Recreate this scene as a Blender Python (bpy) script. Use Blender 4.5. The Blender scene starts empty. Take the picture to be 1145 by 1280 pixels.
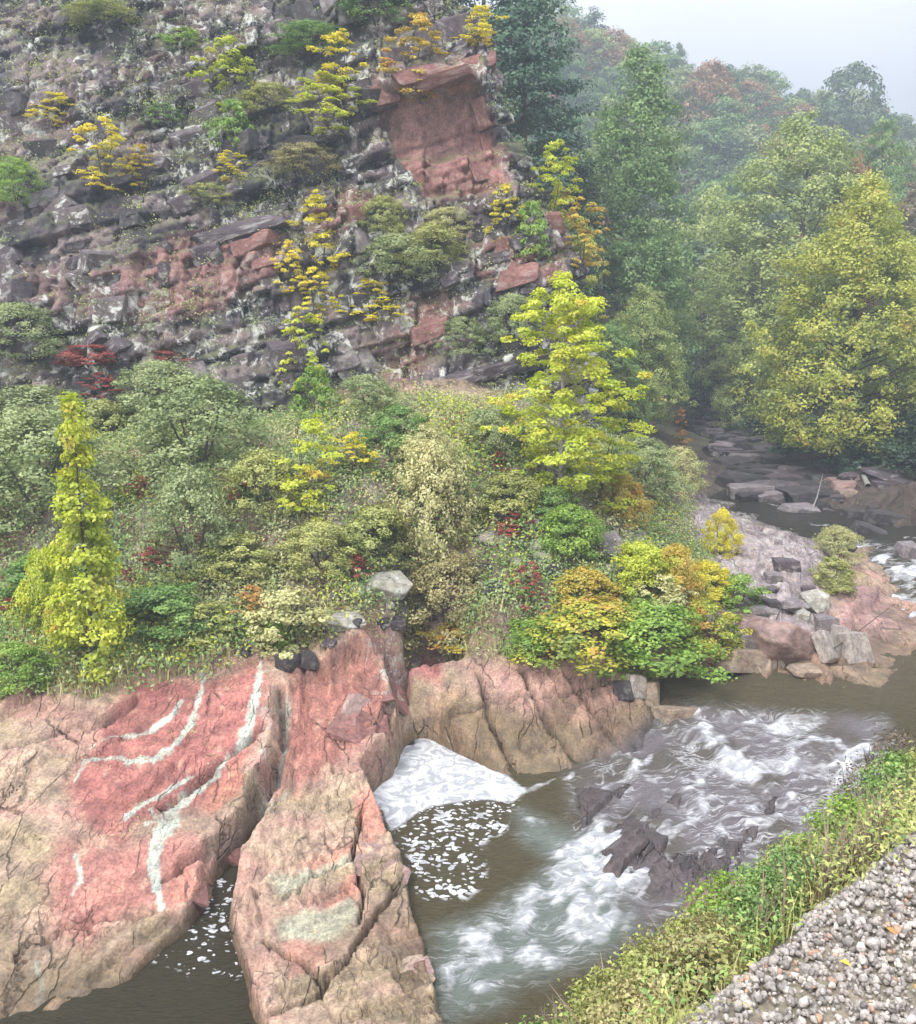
import bpy, math, random
import numpy as np
from mathutils import Vector, Matrix, Quaternion
from mathutils.bvhtree import BVHTree
R = math.radians
random.seed(7)
rng = np.random.default_rng(7)
SC = bpy.context.scene
COL = SC.collection

# ---------------------------------------------------------------- camera, sky, sun, exposure
CAM = np.array([0.0, 0.0, 12.0]); PITCH = R(11.8); FPX = 1150.0
cam_d = bpy.data.cameras.new('camera'); cam = bpy.data.objects.new('camera', cam_d); COL.objects.link(cam)
cam.location = CAM; cam.rotation_euler = (R(90) - PITCH, 0, 0)
cam_d.sensor_fit = 'HORIZONTAL'; cam_d.sensor_width = 36; cam_d.lens = 36 * FPX / 1145
cam_d.clip_start = 0.1; cam_d.clip_end = 3000
SC.camera = cam
SUN_EL, SUN_AZ = 52, 215
world = bpy.data.worlds.new('World'); SC.world = world; world.use_nodes = True
wt = world.node_tree; wt.nodes.clear()
wo = wt.nodes.new('ShaderNodeOutputWorld'); bg = wt.nodes.new('ShaderNodeBackground')
sky = wt.nodes.new('ShaderNodeTexSky'); sky.sky_type = 'NISHITA'; sky.sun_disc = False
sky.sun_elevation = R(SUN_EL); sky.sun_rotation = R(SUN_AZ); sky.air_density = 1.2; sky.dust_density = 4
cloud = wt.nodes.new('ShaderNodeTexNoise'); cloud.inputs['Scale'].default_value = 1.6; cloud.inputs['Detail'].default_value = 5
ramp = wt.nodes.new('ShaderNodeValToRGB')
ramp.color_ramp.elements[0].position = 0.3; ramp.color_ramp.elements[0].color = (6.1, 6.4, 7.1, 1)
ramp.color_ramp.elements[1].position = 0.75; ramp.color_ramp.elements[1].color = (8.0, 8.0, 8.7, 1)
mixw = wt.nodes.new('ShaderNodeMix'); mixw.data_type = 'RGBA'; mixw.inputs[0].default_value = 0.88
wt.links.new(cloud.outputs['Fac'], ramp.inputs[0])
wgeo = wt.nodes.new('ShaderNodeNewGeometry'); wsep = wt.nodes.new('ShaderNodeSeparateXYZ'); wmr = wt.nodes.new('ShaderNodeMapRange')
wt.links.new(wgeo.outputs['Incoming'], wsep.inputs[0]); wt.links.new(wsep.outputs[2], wmr.inputs[0])
wmr.inputs[1].default_value = 0.0; wmr.inputs[2].default_value = -1.0; wmr.inputs[3].default_value = 0.31; wmr.inputs[4].default_value = 1.6   # an overcast sky is brighter overhead
wsc = wt.nodes.new('ShaderNodeVectorMath'); wsc.operation = 'SCALE'; wt.links.new(ramp.outputs[0], wsc.inputs[0]); wt.links.new(wmr.outputs[0], wsc.inputs['Scale'])
wt.links.new(sky.outputs[0], mixw.inputs[6]); wt.links.new(wsc.outputs[0], mixw.inputs[7])
wt.links.new(mixw.outputs[2], bg.inputs[0]); bg.inputs[1].default_value = 0.13
wt.links.new(bg.outputs[0], wo.inputs[0])
sun_d = bpy.data.lights.new('sun', 'SUN'); sun = bpy.data.objects.new('sun', sun_d); COL.objects.link(sun)
sun_d.energy = 1.5; sun_d.angle = R(14); sun_d.color = (1.0, 0.96, 0.9)
_s = Vector((math.sin(R(SUN_AZ)) * math.cos(R(SUN_EL)), math.cos(R(SUN_AZ)) * math.cos(R(SUN_EL)), math.sin(R(SUN_EL))))
sun.rotation_euler = _s.to_track_quat('Z', 'Y').to_euler()
SC.view_settings.view_transform = 'Standard'; SC.view_settings.look = 'None'
SC.view_settings.exposure = 1.42; SC.view_settings.gamma = 1.0; SC.view_settings.use_curve_mapping = False
SC.cycles.max_bounces = 5; SC.cycles.diffuse_bounces = 3; SC.cycles.glossy_bounces = 2; SC.cycles.transmission_bounces = 2
SC.cycles.volume_bounces = 1; SC.cycles.transparent_max_bounces = 4
SC.cycles.use_adaptive_sampling = True; SC.cycles.adaptive_threshold = 0.02
SC.cycles.use_denoising = True
HAZE = 0.0026

# ---------------------------------------------------------------- survey helpers (a sight line to a point of the place)
FWD = np.array([0, math.cos(PITCH), -math.sin(PITCH)]); UPV = np.array([0, math.sin(PITCH), math.cos(PITCH)])
def sight(px, py):
    px = np.atleast_1d(np.asarray(px, float)); py = np.atleast_1d(np.asarray(py, float))
    a = (px - 572.5) / FPX; b = (640 - py) / FPX
    return FWD[None] + a[:, None] * np.array([1., 0, 0])[None] + b[:, None] * UPV[None]
def at_z(px, py, z):
    d = sight(px, py)[0]; return CAM + d * ((z - CAM[2]) / d[2])
def at_Y(px, py, Y):
    d = sight(px, py)[0]; return CAM + d * (Y / d[1])

# ---------------------------------------------------------------- numeric noise
def h3(i, j, k, seed=0):
    n = (i.astype(np.int64) * 73856093) ^ (j.astype(np.int64) * 19349663) ^ (k.astype(np.int64) * 83492791) ^ (seed * 2654435761)
    n = (n ^ (n >> 13)) & 0xffffffff
    n = (n * 1274126177) & 0xffffffff
    n = (n ^ (n >> 16)) & 0xffffffff
    n = (n * 668265263) & 0xffffffff
    return ((n >> 8) & 0xffff) / 65535.0
def vnoise(x, y, z, seed=0):
    xi, yi, zi = np.floor(x), np.floor(y), np.floor(z)
    fx, fy, fz = x - xi, y - yi, z - zi
    fx, fy, fz = [f * f * (3 - 2 * f) for f in (fx, fy, fz)]
    r = 0
    for a in (0, 1):
        for b in (0, 1):
            for c in (0, 1):
                w = (fx if a else 1 - fx) * (fy if b else 1 - fy) * (fz if c else 1 - fz)
                r = r + w * h3(xi + a, yi + b, zi + c, seed)
    return r
def fbm(x, y, z=None, seed=0, octv=4, gain=0.5):
    if z is None: z = np.zeros_like(x) + 0.37
    s = 0; a = 1; t = 0
    for o in range(octv):
        s = s + a * vnoise(x, y, z, seed + o * 17); t += a; a *= gain
        x = x * 2.03 + 3.1; y = y * 2.03 + 7.7; z = z * 2.03 + 1.3
    return s / t
def voro(x, y, seed=0, jit=0.85):
    """2-D cells: random value of the cell, distance to its border, offset from its centre."""
    xi, yi = np.floor(x), np.floor(y)
    f1 = np.full(x.shape, 9.0); f2 = np.full(x.shape, 9.0); val = np.zeros(x.shape); dx = np.zeros(x.shape); dy = np.zeros(x.shape)
    z0 = np.zeros(x.shape)
    for a in (-1, 0, 1):
        for b in (-1, 0, 1):
            cx = xi + a + 0.5 + jit * (h3(xi + a, yi + b, z0, seed) - 0.5); cy = yi + b + 0.5 + jit * (h3(xi + a, yi + b, z0, seed + 5) - 0.5)
            ex, ey = x - cx, y - cy
            d = np.maximum(abs(ex), abs(ey)) * 0.6 + np.hypot(ex, ey) * 0.4
            v = h3(xi + a, yi + b, z0, seed + 9)
            near = d < f1
            f2 = np.where(near, f1, np.minimum(f2, d))
            f1 = np.where(near, d, f1); val = np.where(near, v, val); dx = np.where(near, ex, dx); dy = np.where(near, ey, dy)
    return val, f2 - f1, dx, dy
def sstep(a, b, x):
    t = np.clip((x - a) / (b - a), 0, 1); return t * t * (3 - 2 * t)
def lerp(a, b, t): return a + (b - a) * t
def mixc(c, k, t): return c + (np.array(k)[None] - c) * t[:, None]

def blocks(b, a, hb, wa, seed):
    bb = b / hb + .35 * np.sin(b / hb * 1.7); r = np.floor(bb); fb = bb - r; o = h3(r, r * 0, r * 0, seed)
    ww = wa * (.6 + .9 * h3(r, r * 0 + 1, r * 0, seed)); aa = a / ww + o * 7; cc = np.floor(aa); fa_ = aa - cc
    split = .3 + .4 * h3(r, cc, r * 0, seed + 1); sub = fa_ > split; fa2 = np.where(sub, (fa_ - split) / (1 - split), fa_ / split)
    val = h3(r, cc * 2 + sub, r * 0, seed + 2); rowv = h3(r, r * 0 + 3, r * 0, seed + 3)
    e = np.minimum(np.minimum(fb, 1 - fb) * hb, np.minimum(fa2, 1 - fa2) * ww * .5)
    return val, rowv, e, fb
class TPS:
    def __init__(s, P, v, lam=1e-4):
        s.P = P = np.array(P, float); n = len(P)
        K = s.k(np.linalg.norm(P[:, None] - P[None], axis=2)) + lam * np.eye(n)
        Q = np.c_[np.ones(n), P]
        A = np.zeros((n + 3, n + 3)); A[:n, :n] = K; A[:n, n:] = Q; A[n:, :n] = Q.T
        s.w = np.linalg.solve(A, np.r_[np.array(v, float), 0, 0, 0])
    @staticmethod
    def k(r): return np.where(r > 0, r * r * np.log(r + 1e-12), 0)
    def __call__(s, X):
        out = np.empty(len(X)); n = len(s.P)
        for i in range(0, len(X), 40000):
            x = X[i:i + 40000]; r = np.sqrt(((x[:, None] - s.P[None]) ** 2).sum(2))
            out[i:i + 40000] = s.k(r) @ s.w[:n] + s.w[n] + x @ s.w[n + 1:]
        return out
def polar(x, y): return np.c_[np.arctan2(x, y), np.log(np.hypot(x, y) + 1e-6)]

# ---------------------------------------------------------------- mesh and material helpers
def mesh_np(name, V, F, attrs=None, smooth=True, colors=None):
    me = bpy.data.meshes.new(name)
    V = np.ascontiguousarray(V, dtype=np.float32); F = np.ascontiguousarray(F, dtype=np.int32)
    k = F.shape[1]
    me.vertices.add(len(V)); me.vertices.foreach_set('co', V.ravel())
    me.loops.add(F.size); me.loops.foreach_set('vertex_index', F.ravel())
    me.polygons.add(len(F)); me.polygons.foreach_set('loop_start', np.arange(0, F.size, k, dtype=np.int32))
    me.update(calc_edges=True)
    if smooth: me.polygons.foreach_set('use_smooth', np.ones(len(F), bool))
    for n, a in (attrs or {}).items():
        at = me.attributes.new(n, 'FLOAT', 'POINT'); at.data.foreach_set('value', np.asarray(a, np.float32))
    for n, a in (colors or {}).items():
        at = me.attributes.new(n, 'FLOAT_COLOR', 'POINT')
        at.data.foreach_set('color', np.c_[np.asarray(a, np.float32), np.ones(len(a), np.float32)].ravel().astype(np.float32))
    return me
def link(name, me, m=None, parent=None, **props):
    o = bpy.data.objects.new(name, me); COL.objects.link(o)
    if parent: o.parent = parent
    if m and me is not None:
        if not me.materials: me.materials.append(m)
        if me.materials[0] != m:
            o.material_slots[0].link = 'OBJECT'; o.material_slots[0].material = m
    for k, v in props.items(): o[k] = v
    return o
def grid_faces(nr, nc):
    i = np.arange(nr * nc).reshape(nr, nc)
    return np.stack([i[:-1, :-1], i[:-1, 1:], i[1:, 1:], i[1:, :-1]], -1).reshape(-1, 4)
class NT:
    def __init__(s, name):
        s.m = bpy.data.materials.new(name); s.m.use_nodes = True; s.t = s.m.node_tree; s.t.nodes.clear()
        s.out = s.t.nodes.new('ShaderNodeOutputMaterial')
    def n(s, typ, ins=None, **kw):
        nd = s.t.nodes.new('ShaderNode' + typ)
        for k, v in kw.items(): setattr(nd, k, v)
        for k, v in (ins or {}).items():
            if isinstance(v, bpy.types.NodeSocket): s.t.links.new(v, nd.inputs[k])
            else: nd.inputs[k].default_value = v
        return nd
    def attr(s, name): return s.n('Attribute', attribute_name=name)
    def noise(s, vec, scale, detail=4, rough=0.6, dist=0.0):
        return s.n('TexNoise', {'Vector': vec, 'Scale': scale, 'Detail': detail, 'Roughness': rough, 'Distortion': dist}).outputs['Fac']
    def mapr(s, v, a, b, c=0.0, d=1.0): return s.n('MapRange', {0: v, 1: a, 2: b, 3: c, 4: d}).outputs[0]
    def mix(s, f, a, b): return s.n('Mix', {0: f, 6: a, 7: b}, data_type='RGBA').outputs[2]
    def mul(s, a, b): return s.n('Math', {0: a, 1: b}, operation='MULTIPLY').outputs[0]
    def shade(s, f, a, b): return s.n('Mix', {0: f, 6: a, 7: b}, data_type='RGBA', blend_type='MULTIPLY').outputs[2]
def c4(c): return (c[0], c[1], c[2], 1)

def rock_material(name, fine=9.0, bump=0.5, lichen=0.0, moss=0.0, cracks=False, use_attr=True, col=(0.2, 0.17, 0.16)):
    t = NT(name); geo = t.n('NewGeometry'); pos = geo.outputs['Position']
    tc = t.n('TexCoord').outputs['Object'] if not use_attr else pos
    base = t.attr('col').outputs['Color'] if use_attr else c4(col)
    n1 = t.noise(tc, fine * 0.35, 6, 0.7); n2 = t.noise(tc, fine * 2.2, 5, 0.7)
    base = t.shade(1.0, base, t.mix(t.mapr(n1, 0.3, 0.7), (0.5, 0.5, 0.53, 1), (1.36, 1.33, 1.27, 1)))
    base = t.shade(1.0, base, t.mix(t.mapr(n2, 0.35, 0.68), (0.62, 0.61, 0.62, 1), (1.34, 1.34, 1.32, 1)))
    if lichen > 0:
        ln = t.noise(tc, 1.15, 8, 0.78, 0.6); la = t.attr('lichen').outputs['Fac'] if use_attr else lichen
        lm = t.mapr(ln, 0.525, 0.585)
        lm = t.mul(lm, la)
        base = t.mix(lm, base, t.mix(n2, (0.36, 0.37, 0.32, 1), (0.70, 0.70, 0.66, 1)))
    if moss > 0:
        sep = t.n('SeparateXYZ', {0: geo.outputs['Normal']}).outputs['Z']
        mm = t.mul(t.mapr(sep, 0.25, 0.75), t.mapr(t.noise(tc, 0.7, 5, 0.7), 0.42, 0.6))
        base = t.mix(t.mul(mm, moss), base, t.mix(n2, (0.07, 0.085, 0.03, 1), (0.2, 0.21, 0.09, 1)))
    extra = None
    if cracks:
        wv = t.n('VectorMath', {0: t.n('TexNoise', {'Vector': pos, 'Scale': 1.4, 'Detail': 4}).outputs['Color'], 'Scale': .5}, operation='SCALE').outputs[0]
        wp = t.n('VectorMath', {0: pos, 1: wv}, operation='ADD').outputs[0]
        mpp = t.n('Mapping', {0: wp, 'Rotation': (0, 0, R(38)), 'Scale': (1.5, .38, .5)}).outputs[0]
        ed1 = t.n('TexVoronoi', {'Vector': mpp, 'Scale': 1.0}, feature='DISTANCE_TO_EDGE').outputs['Distance']; ed2 = t.n('TexVoronoi', {'Vector': mpp, 'Scale': 3.1}, feature='DISTANCE_TO_EDGE').outputs['Distance']
        gate = t.mapr(t.noise(pos, .9, 3), .52, .62); gate1 = t.mapr(t.noise(pos, .55, 3), .47, .56)
        ck = t.n('Math', {0: t.mul(t.mapr(ed1, .022, 0.0), gate1), 1: t.mul(t.mapr(ed2, .04, 0.0), t.mul(gate, .35))}, operation='MAXIMUM').outputs[0]
        base = t.mix(t.mul(ck, .55), base, (.05, .037, .03, 1))
        lam = t.noise(t.n('Mapping', {0: wp, 'Rotation': (0, 0, R(38)), 'Scale': (9, .8, 1.5)}).outputs[0], 1.0, 5, .65)
        base = t.shade(.7, base, t.mix(t.mapr(lam, .3, .7), (.75, .72, .7, 1), (1.22, 1.2, 1.18, 1)))
        extra = t.n('Math', {0: t.mul(lam, .4), 1: t.mul(ck, -1.6)}, operation='ADD').outputs[0]
    wet = t.attr('wet').outputs['Fac'] if use_attr else 0.0
    rough = t.mapr(wet, 0, 1, 0.85, 0.28)
    hgt = t.n('Math', {0: t.mul(n1, 0.8), 1: t.mul(n2, 0.35)}, operation='ADD').outputs[0]
    if extra: hgt = t.n('Math', {0: hgt, 1: extra}, operation='ADD').outputs[0]
    bp = t.n('Bump', {'Height': hgt, 'Strength': bump, 'Distance': 0.12})
    p = t.n('BsdfPrincipled', {'Base Color': base, 'Roughness': rough, 'Normal': bp.outputs[0], 'Specular IOR Level': 0.35})
    t.t.links.new(p.outputs[0], t.out.inputs[0]); return t.m

_leafmats = {}
def leaf_material(name, a, b, c, trans=0.3, patch=0.0, patchcol=(0.5, 0.3, 0.03)):
    t = NT(name); tint = t.attr('tint').outputs['Fac']
    cr = t.n('ValToRGB', {0: tint}); e = cr.color_ramp
    e.elements[0].position = 0.05; e.elements[0].color = c4(a); e.elements[1].position = 0.95; e.elements[1].color = c4(c)
    m = e.elements.new(0.5); m.color = c4(b)
    col = cr.outputs[0]
    pos = t.n('NewGeometry').outputs['Position']
    big = t.noise(pos, 0.5, 3, 0.6)
    col = t.shade(1.0, col, t.mix(t.mapr(big, 0.3, 0.7), (0.82, 0.88, 0.8, 1), (1.18, 1.12, 1.15, 1)))
    if patch > 0:
        pn = t.mapr(t.noise(pos, 0.9, 4, 0.6), 0.62 - patch * 0.25, 0.68 - patch * 0.2)
        col = t.mix(t.mul(pn, 0.8), col, c4(patchcol))
    df = t.n('BsdfDiffuse', {'Color': col}); tr = t.n('BsdfTranslucent', {'Color': col})
    gl = t.n('BsdfGlossy', {'Color': (0.9, 0.95, 0.9, 1), 'Roughness': 0.5})
    mx = t.n('MixShader', {0: trans}); t.t.links.new(df.outputs[0], mx.inputs[1]); t.t.links.new(tr.outputs[0], mx.inputs[2])
    m2 = t.n('MixShader', {0: 0.04}); t.t.links.new(mx.outputs[0], m2.inputs[1]); t.t.links.new(gl.outputs[0], m2.inputs[2])
    t.t.links.new(m2.outputs[0], t.out.inputs[0]); return t.m
def bark_material(name, a, b):
    t = NT(name); tc = t.n('TexCoord').outputs['Object']
    n = t.noise(tc, 14, 6, 0.7)
    bp = t.n('Bump', {'Height': n, 'Strength': 0.6, 'Distance': 0.05})
    p = t.n('BsdfPrincipled', {'Base Color': t.mix(n, c4(a), c4(b)), 'Roughness': 0.9, 'Normal': bp.outputs[0]})
    t.t.links.new(p.outputs[0], t.out.inputs[0]); return t.m

# ================================================================ GROUND
GP = []   # control points of the smooth ground: world x, y, z
def g(z, *pp):
    for px, py in pp: p = at_z(px, py, z); GP.append((p[0], p[1], z))
g(-.5, (480, 975), (560, 1000)); g(-.8, (600, 1100), (640, 1200), (560, 1180), (575, 1280), (660, 1100), (720, 1180))
g(-.3, (505, 912), (518, 900)); g(.1, (515, 872)); g(-.3, (530, 935), (590, 960))
g(-.14, (448, 963), (487, 1038), (520, 1120), (548, 1215)); g(.6, (418, 990), (455, 1070), (490, 1150)); g(.9, (400, 1000), (360, 1080), (440, 1100), (470, 1180), (420, 1190)); g(.75, (470, 1275), (515, 1250))
g(.45, (330, 1170), (345, 1240)); g(.3, (380, 1290)); g(.4, (450, 1400), (540, 1400))
g(-.45, (290, 1110), (230, 1180), (250, 1275), (300, 1220), (180, 1290), (270, 1350)); g(-.3, (110, 1300), (0, 1340))
g(.75, (335, 985)); g(.35, (305, 1055))
g(2.5, (330, 838), (250, 848), (150, 870)); g(2.3, (60, 890)); g(1.9, (0, 940), (200, 945)); g(1.6, (100, 990), (300, 925), (-100, 980))
g(1.3, (250, 1015), (150, 1050)); g(1.0, (50, 1080), (230, 1070)); g(.6, (0, 1150), (100, 1140), (190, 1115)); g(.1, (50, 1225)); g(-.1, (0, 1270), (120, 1220), (175, 1165))
g(.3, (-120, 1180)); g(2.3, (420, 845)); g(1.6, (400, 915), (465, 885)); g(1.1, (420, 945))
g(2.3, (490, 825), (540, 825), (600, 815)); g(1.3, (560, 865)); g(.9, (600, 900), (700, 895)); g(.25, (640, 955)); g(1.9, (700, 850), (650, 840))
g(1.7, (765, 868)); g(.65, (790, 920)); g(.15, (730, 962)); g(-.15, (640, 985)); g(.5, (560, 905))
g(.95, (850, 858), (900, 868), (820, 880)); g(.8, (1000, 880), (1100, 885), (1200, 900)); g(.45, (830, 930), (920, 960)); g(.6, (1050, 950), (1160, 960))
g(.02, (700, 1000)); g(.2, (760, 1000)); g(.33, (850, 1050), (820, 1100)); g(.6, (1000, 1030)); g(.15, (760, 1090)); g(.5, (900, 1000), (940, 985)); g(.3, (800, 1030))
g(1.9, (985, 795), (930, 790)); g(1.35, (900, 838), (1040, 845)); g(1.7, (1060, 800)); g(2.8, (950, 745)); g(3.4, (965, 690)); g(3.7, (930, 655)); g(2.9, (1000, 720)); g(2.5, (1050, 695)); g(3.3, (880, 700))
g(2.2, (1060, 745)); g(1.7, (1100, 775)); g(1.25, (1095, 825)); g(1.3, (1150, 800), (1230, 800)); g(2.0, (1030, 770))
g(1.5, (1145, 740), (1200, 740)); g(1.8, (1110, 690), (1150, 700)); g(2.1, (1080, 655), (1000, 640), (1150, 665)); g(2.4, (940, 605), (1000, 610)); g(2.6, (900, 575), (960, 575)); g(2.9, (885, 545)); g(3.2, (865, 520))
g(2.7, (1070, 628), (1145, 638), (1250, 650)); g(3.3, (1040, 600), (1000, 572)); g(2.75, (945, 545)); g(3.9, (992, 535)); g(4.6, (1145, 595), (1250, 600))
g(4.6, (845, 625)); g(5.2, (825, 590)); g(4.3, (800, 655)); g(3.5, (850, 700)); g(2.4, (790, 795), (850, 790)); g(4.6, (780, 560)); g(3.9, (875, 640))
g(2.6, (700, 800), (640, 800)); g(3.2, (600, 765), (500, 765)); g(3.1, (400, 790), (300, 800), (150, 820)); g(3.0, (0, 840), (-150, 830))
g(4.6, (300, 700), (100, 700), (-100, 700)); g(5.5, (500, 650), (650, 650)); g(6.7, (300, 600), (100, 600), (-100, 600)); g(6.6, (600, 600)); g(6.0, (730, 600))
g(8.0, (400, 520), (200, 510), (0, 510)); g(8.6, (640, 500)); g(9.6, (0, 440), (200, 440), (-200, 440)); g(9.2, (500, 480))
for p in [(-30, 62, 24), (-10, 66, 24), (-60, 52, 24), (-80, 90, 40), (0, 75, 20), (3, 62, 13), (11, 58, 6), (9, 72, 9), (14, 88, 6.5), (10, 100, 12), (20, 110, 8), (31, 112, 8), (-20, 100, 35),
          (45, 95, 11), (40, 70, 6.5), (60, 60, 8), (60, 90, 14), (35, 40, 3.5), (50, 30, 4), (30, 20, 2), (25, 8, 1), (-40, 20, 2), (-60, 10, 3), (-30, 5, 1), (0, 6, 0.5), (-20, 10, .2), (15, 10, .5)]: GP.append(p)
GP = np.array(GP)
ground_tps = TPS(polar(GP[:, 0], GP[:, 1]), GP[:, 2], 2e-4)
RIDGE = [(400, -130), (600, -70), (680, -12), (760, 38), (850, 72), (960, 92), (1080, 122), (1145, 150), (1300, 165), (1500, 150)]
RX = []; RZ = []
for px, py in RIDGE: p = at_Y(px, py, 255); RX.append(p[0] / 255); RZ.append(p[2] - 13)
E1 = at_z(880, 1282, 9.0); E2 = at_z(1145, 1052, 9.0)
ED = (E2 - E1)[:2] / np.linalg.norm((E2 - E1)[:2]); EN = np.array([-ED[1], ED[0]])
def bank_n(x, y): return (x - E1[0]) * EN[0] + (y - E1[1]) * EN[1]
def zfit(pts, deg2=True):
    P = np.array([list(at_z(px, py, z)[:2]) + [z] for px, py, z in pts]); mx, my = P[:, 0].mean(), P[:, 1].mean()
    X, Y = P[:, 0] - mx, P[:, 1] - my; A = np.c_[np.ones(len(P)), X, Y] if not deg2 else np.c_[np.ones(len(P)), X, Y, Y * Y * .5]
    w = np.linalg.lstsq(A, P[:, 2], rcond=None)[0]
    return lambda x, y: w[0] + w[1] * (x - mx) + w[2] * (y - my) + (w[3] * (y - my) ** 2 * .5 if deg2 else 0)
def zp(pts): return np.array([at_z(px, py, z)[:2] for px, py, z in pts])
_A = [(-100, 930, 2.1), (60, 880, 2.4), (230, 838, 2.6), (338, 832, 2.5), (345, 900, 1.9), (330, 965, 1.4), (300, 1020, .95), (262, 1075, .6), (228, 1148, .3), (172, 1208, .15), (115, 1258, .05), (40, 1300, -.02), (-100, 1330, -.1)]
_B = [(368, 850, 2.3), (480, 806, 2.6), (500, 870, 1.6), (490, 915, 1.2), (452, 965, .75), (487, 1035, .55), (520, 1120, .5), (546, 1215, .5), (556, 1290, .5), (560, 1420, .5), (330, 1420, .4), (335, 1290, .45), (308, 1200, .45), (285, 1130, .5), (302, 1060, .65), (347, 990, 1.05), (364, 920, 1.7)]
_C = [(520, 865, 1.3), (505, 805, 2.5), (600, 800, 2.4), (700, 815, 2.1), (780, 840, 1.7), (815, 890, 1.0), (800, 938, .5), (735, 960, .25), (655, 985, .05), (600, 950, .15), (562, 918, .5), (535, 885, .9)]
SLABP = [(zp(_A), zfit(_A, False)), (zp(_B), zfit(_B)), (zp(_C), zfit(_C, False))]
def ground(x, y):
    x = np.asarray(x, float); y = np.asarray(y, float)
    v = ground_tps(polar(x, y))
    az = x / np.maximum(y, 1)
    rz = np.interp(az, RX, RZ)
    hh = 6 + (rz - 6) * sstep(0, 1, np.clip((y - 105) / 165, 0, 1)) + 4 * (fbm(x / 45, y / 45, seed=3) - .5)
    hh = np.where(y > 262, hh - (y - 262) * 0.25, hh)
    w = sstep(92, 135, y + abs(x) * 0.15)
    v = v * (1 - w) + hh * w
    jx = .45 * (fbm(x * .9, y * .9, seed=91, octv=3) - .5)
    v = v - .25 * (y < 30) * (v > -.2) * (v < 2) * (x < 3)
    for P_, f_ in SLABP:      # tilted rock slabs with straight broken edges
        m_ = poly_mask(P_, x + jx, y - jx, .09); v = v * (1 - m_) + f_(x, y) * m_
    v = np.clip(v, -1.2, 200)
    n = bank_n(x, y)
    e = 9.0 - 1.3 * np.maximum(0, n) - np.where(n < 0, n * 0.04, 0)
    k = 0.35
    return np.where(e > v, e, v) + k * np.exp(-abs(e - v) / k) * 0.4
def survey(pts):
    """where sight lines meet the smooth ground"""
    pts = np.array(pts, float); d = sight(pts[:, 0], pts[:, 1]); n = len(d)
    t = np.full(n, 12.0); hit = np.zeros(n, bool); res = np.zeros(n)
    lo = t.copy()
    for i in range(260):
        p = CAM + d * t[:, None]; below = p[:, 2] < ground(p[:, 0], p[:, 1])
        new = below & ~hit; res[new] = t[new]; hit |= below
        lo = np.where(hit, lo, t); t = np.where(hit, t, t * 1.012)
        if hit.all(): break
    hi = np.where(hit, res, t)
    for i in range(10):
        mid = (lo + hi) / 2; p = CAM + d * mid[:, None]; b = p[:, 2] < ground(p[:, 0], p[:, 1])
        hi = np.where(b, mid, hi); lo = np.where(b, lo, mid)
    return CAM + d * hi[:, None]

def poly_mask(poly, x, y, soft=0.25):
    """signed soft mask of a plan polygon (metres)"""
    P = np.asarray(poly)[:, :2]; inside = np.zeros(x.shape, bool); dmin = np.full(x.shape, 1e9)
    bx = (x > P[:, 0].min() - 1.5) & (x < P[:, 0].max() + 1.5) & (y > P[:, 1].min() - 1.5) & (y < P[:, 1].max() + 1.5)
    xs, ys = x[bx], y[bx]; ins = np.zeros(xs.shape, bool); dm = np.full(xs.shape, 1e9)
    for i in range(len(P)):
        x0, y0 = P[i]; x1, y1 = P[(i + 1) % len(P)]
        c = ((y0 > ys) != (y1 > ys)) & (xs < (x1 - x0) * (ys - y0) / (y1 - y0 + 1e-12) + x0); ins ^= c
        L = (x1 - x0) ** 2 + (y1 - y0) ** 2 + 1e-9; u = np.clip(((xs - x0) * (x1 - x0) + (ys - y0) * (y1 - y0)) / L, 0, 1)
        dm = np.minimum(dm, np.hypot(xs - x0 - u * (x1 - x0), ys - y0 - u * (y1 - y0)))
    out = np.zeros(x.shape); sd = np.where(ins, dm, -dm); out[bx] = sstep(-soft, soft, sd); return out
def line_mask(pl, x, y, soft=0.5):
    """soft mask of a plan polyline with a half width per point (x, y, w)"""
    P = np.asarray(pl); m = 2.0
    bx = (x > P[:, 0].min() - m) & (x < P[:, 0].max() + m) & (y > P[:, 1].min() - m) & (y < P[:, 1].max() + m)
    xs, ys = x[bx], y[bx]; best = np.full(xs.shape, 9.0)
    for i in range(len(P) - 1):
        x0, y0, w0 = P[i]; x1, y1, w1 = P[i + 1]
        L = (x1 - x0) ** 2 + (y1 - y0) ** 2 + 1e-9; u = np.clip(((xs - x0) * (x1 - x0) + (ys - y0) * (y1 - y0)) / L, 0, 1)
        best = np.minimum(best, np.hypot(xs - x0 - u * (x1 - x0), ys - y0 - u * (y1 - y0)) / (w0 + u * (w1 - w0)))
    out = np.zeros(x.shape); out[bx] = 1 - sstep(1 - soft, 1 + soft, best); return out
def plan(*pp): return survey(pp)[:, :2]
def veinline(*pp):
    P = survey([(a, b) for a, b, w in pp]); out = []
    for p, (a, b, w) in zip(P, pp):
        out.append((p[0], p[1], max(0.035, w * 0.62 * np.dot(p - CAM, FWD) / FPX)))
    return out

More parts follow.
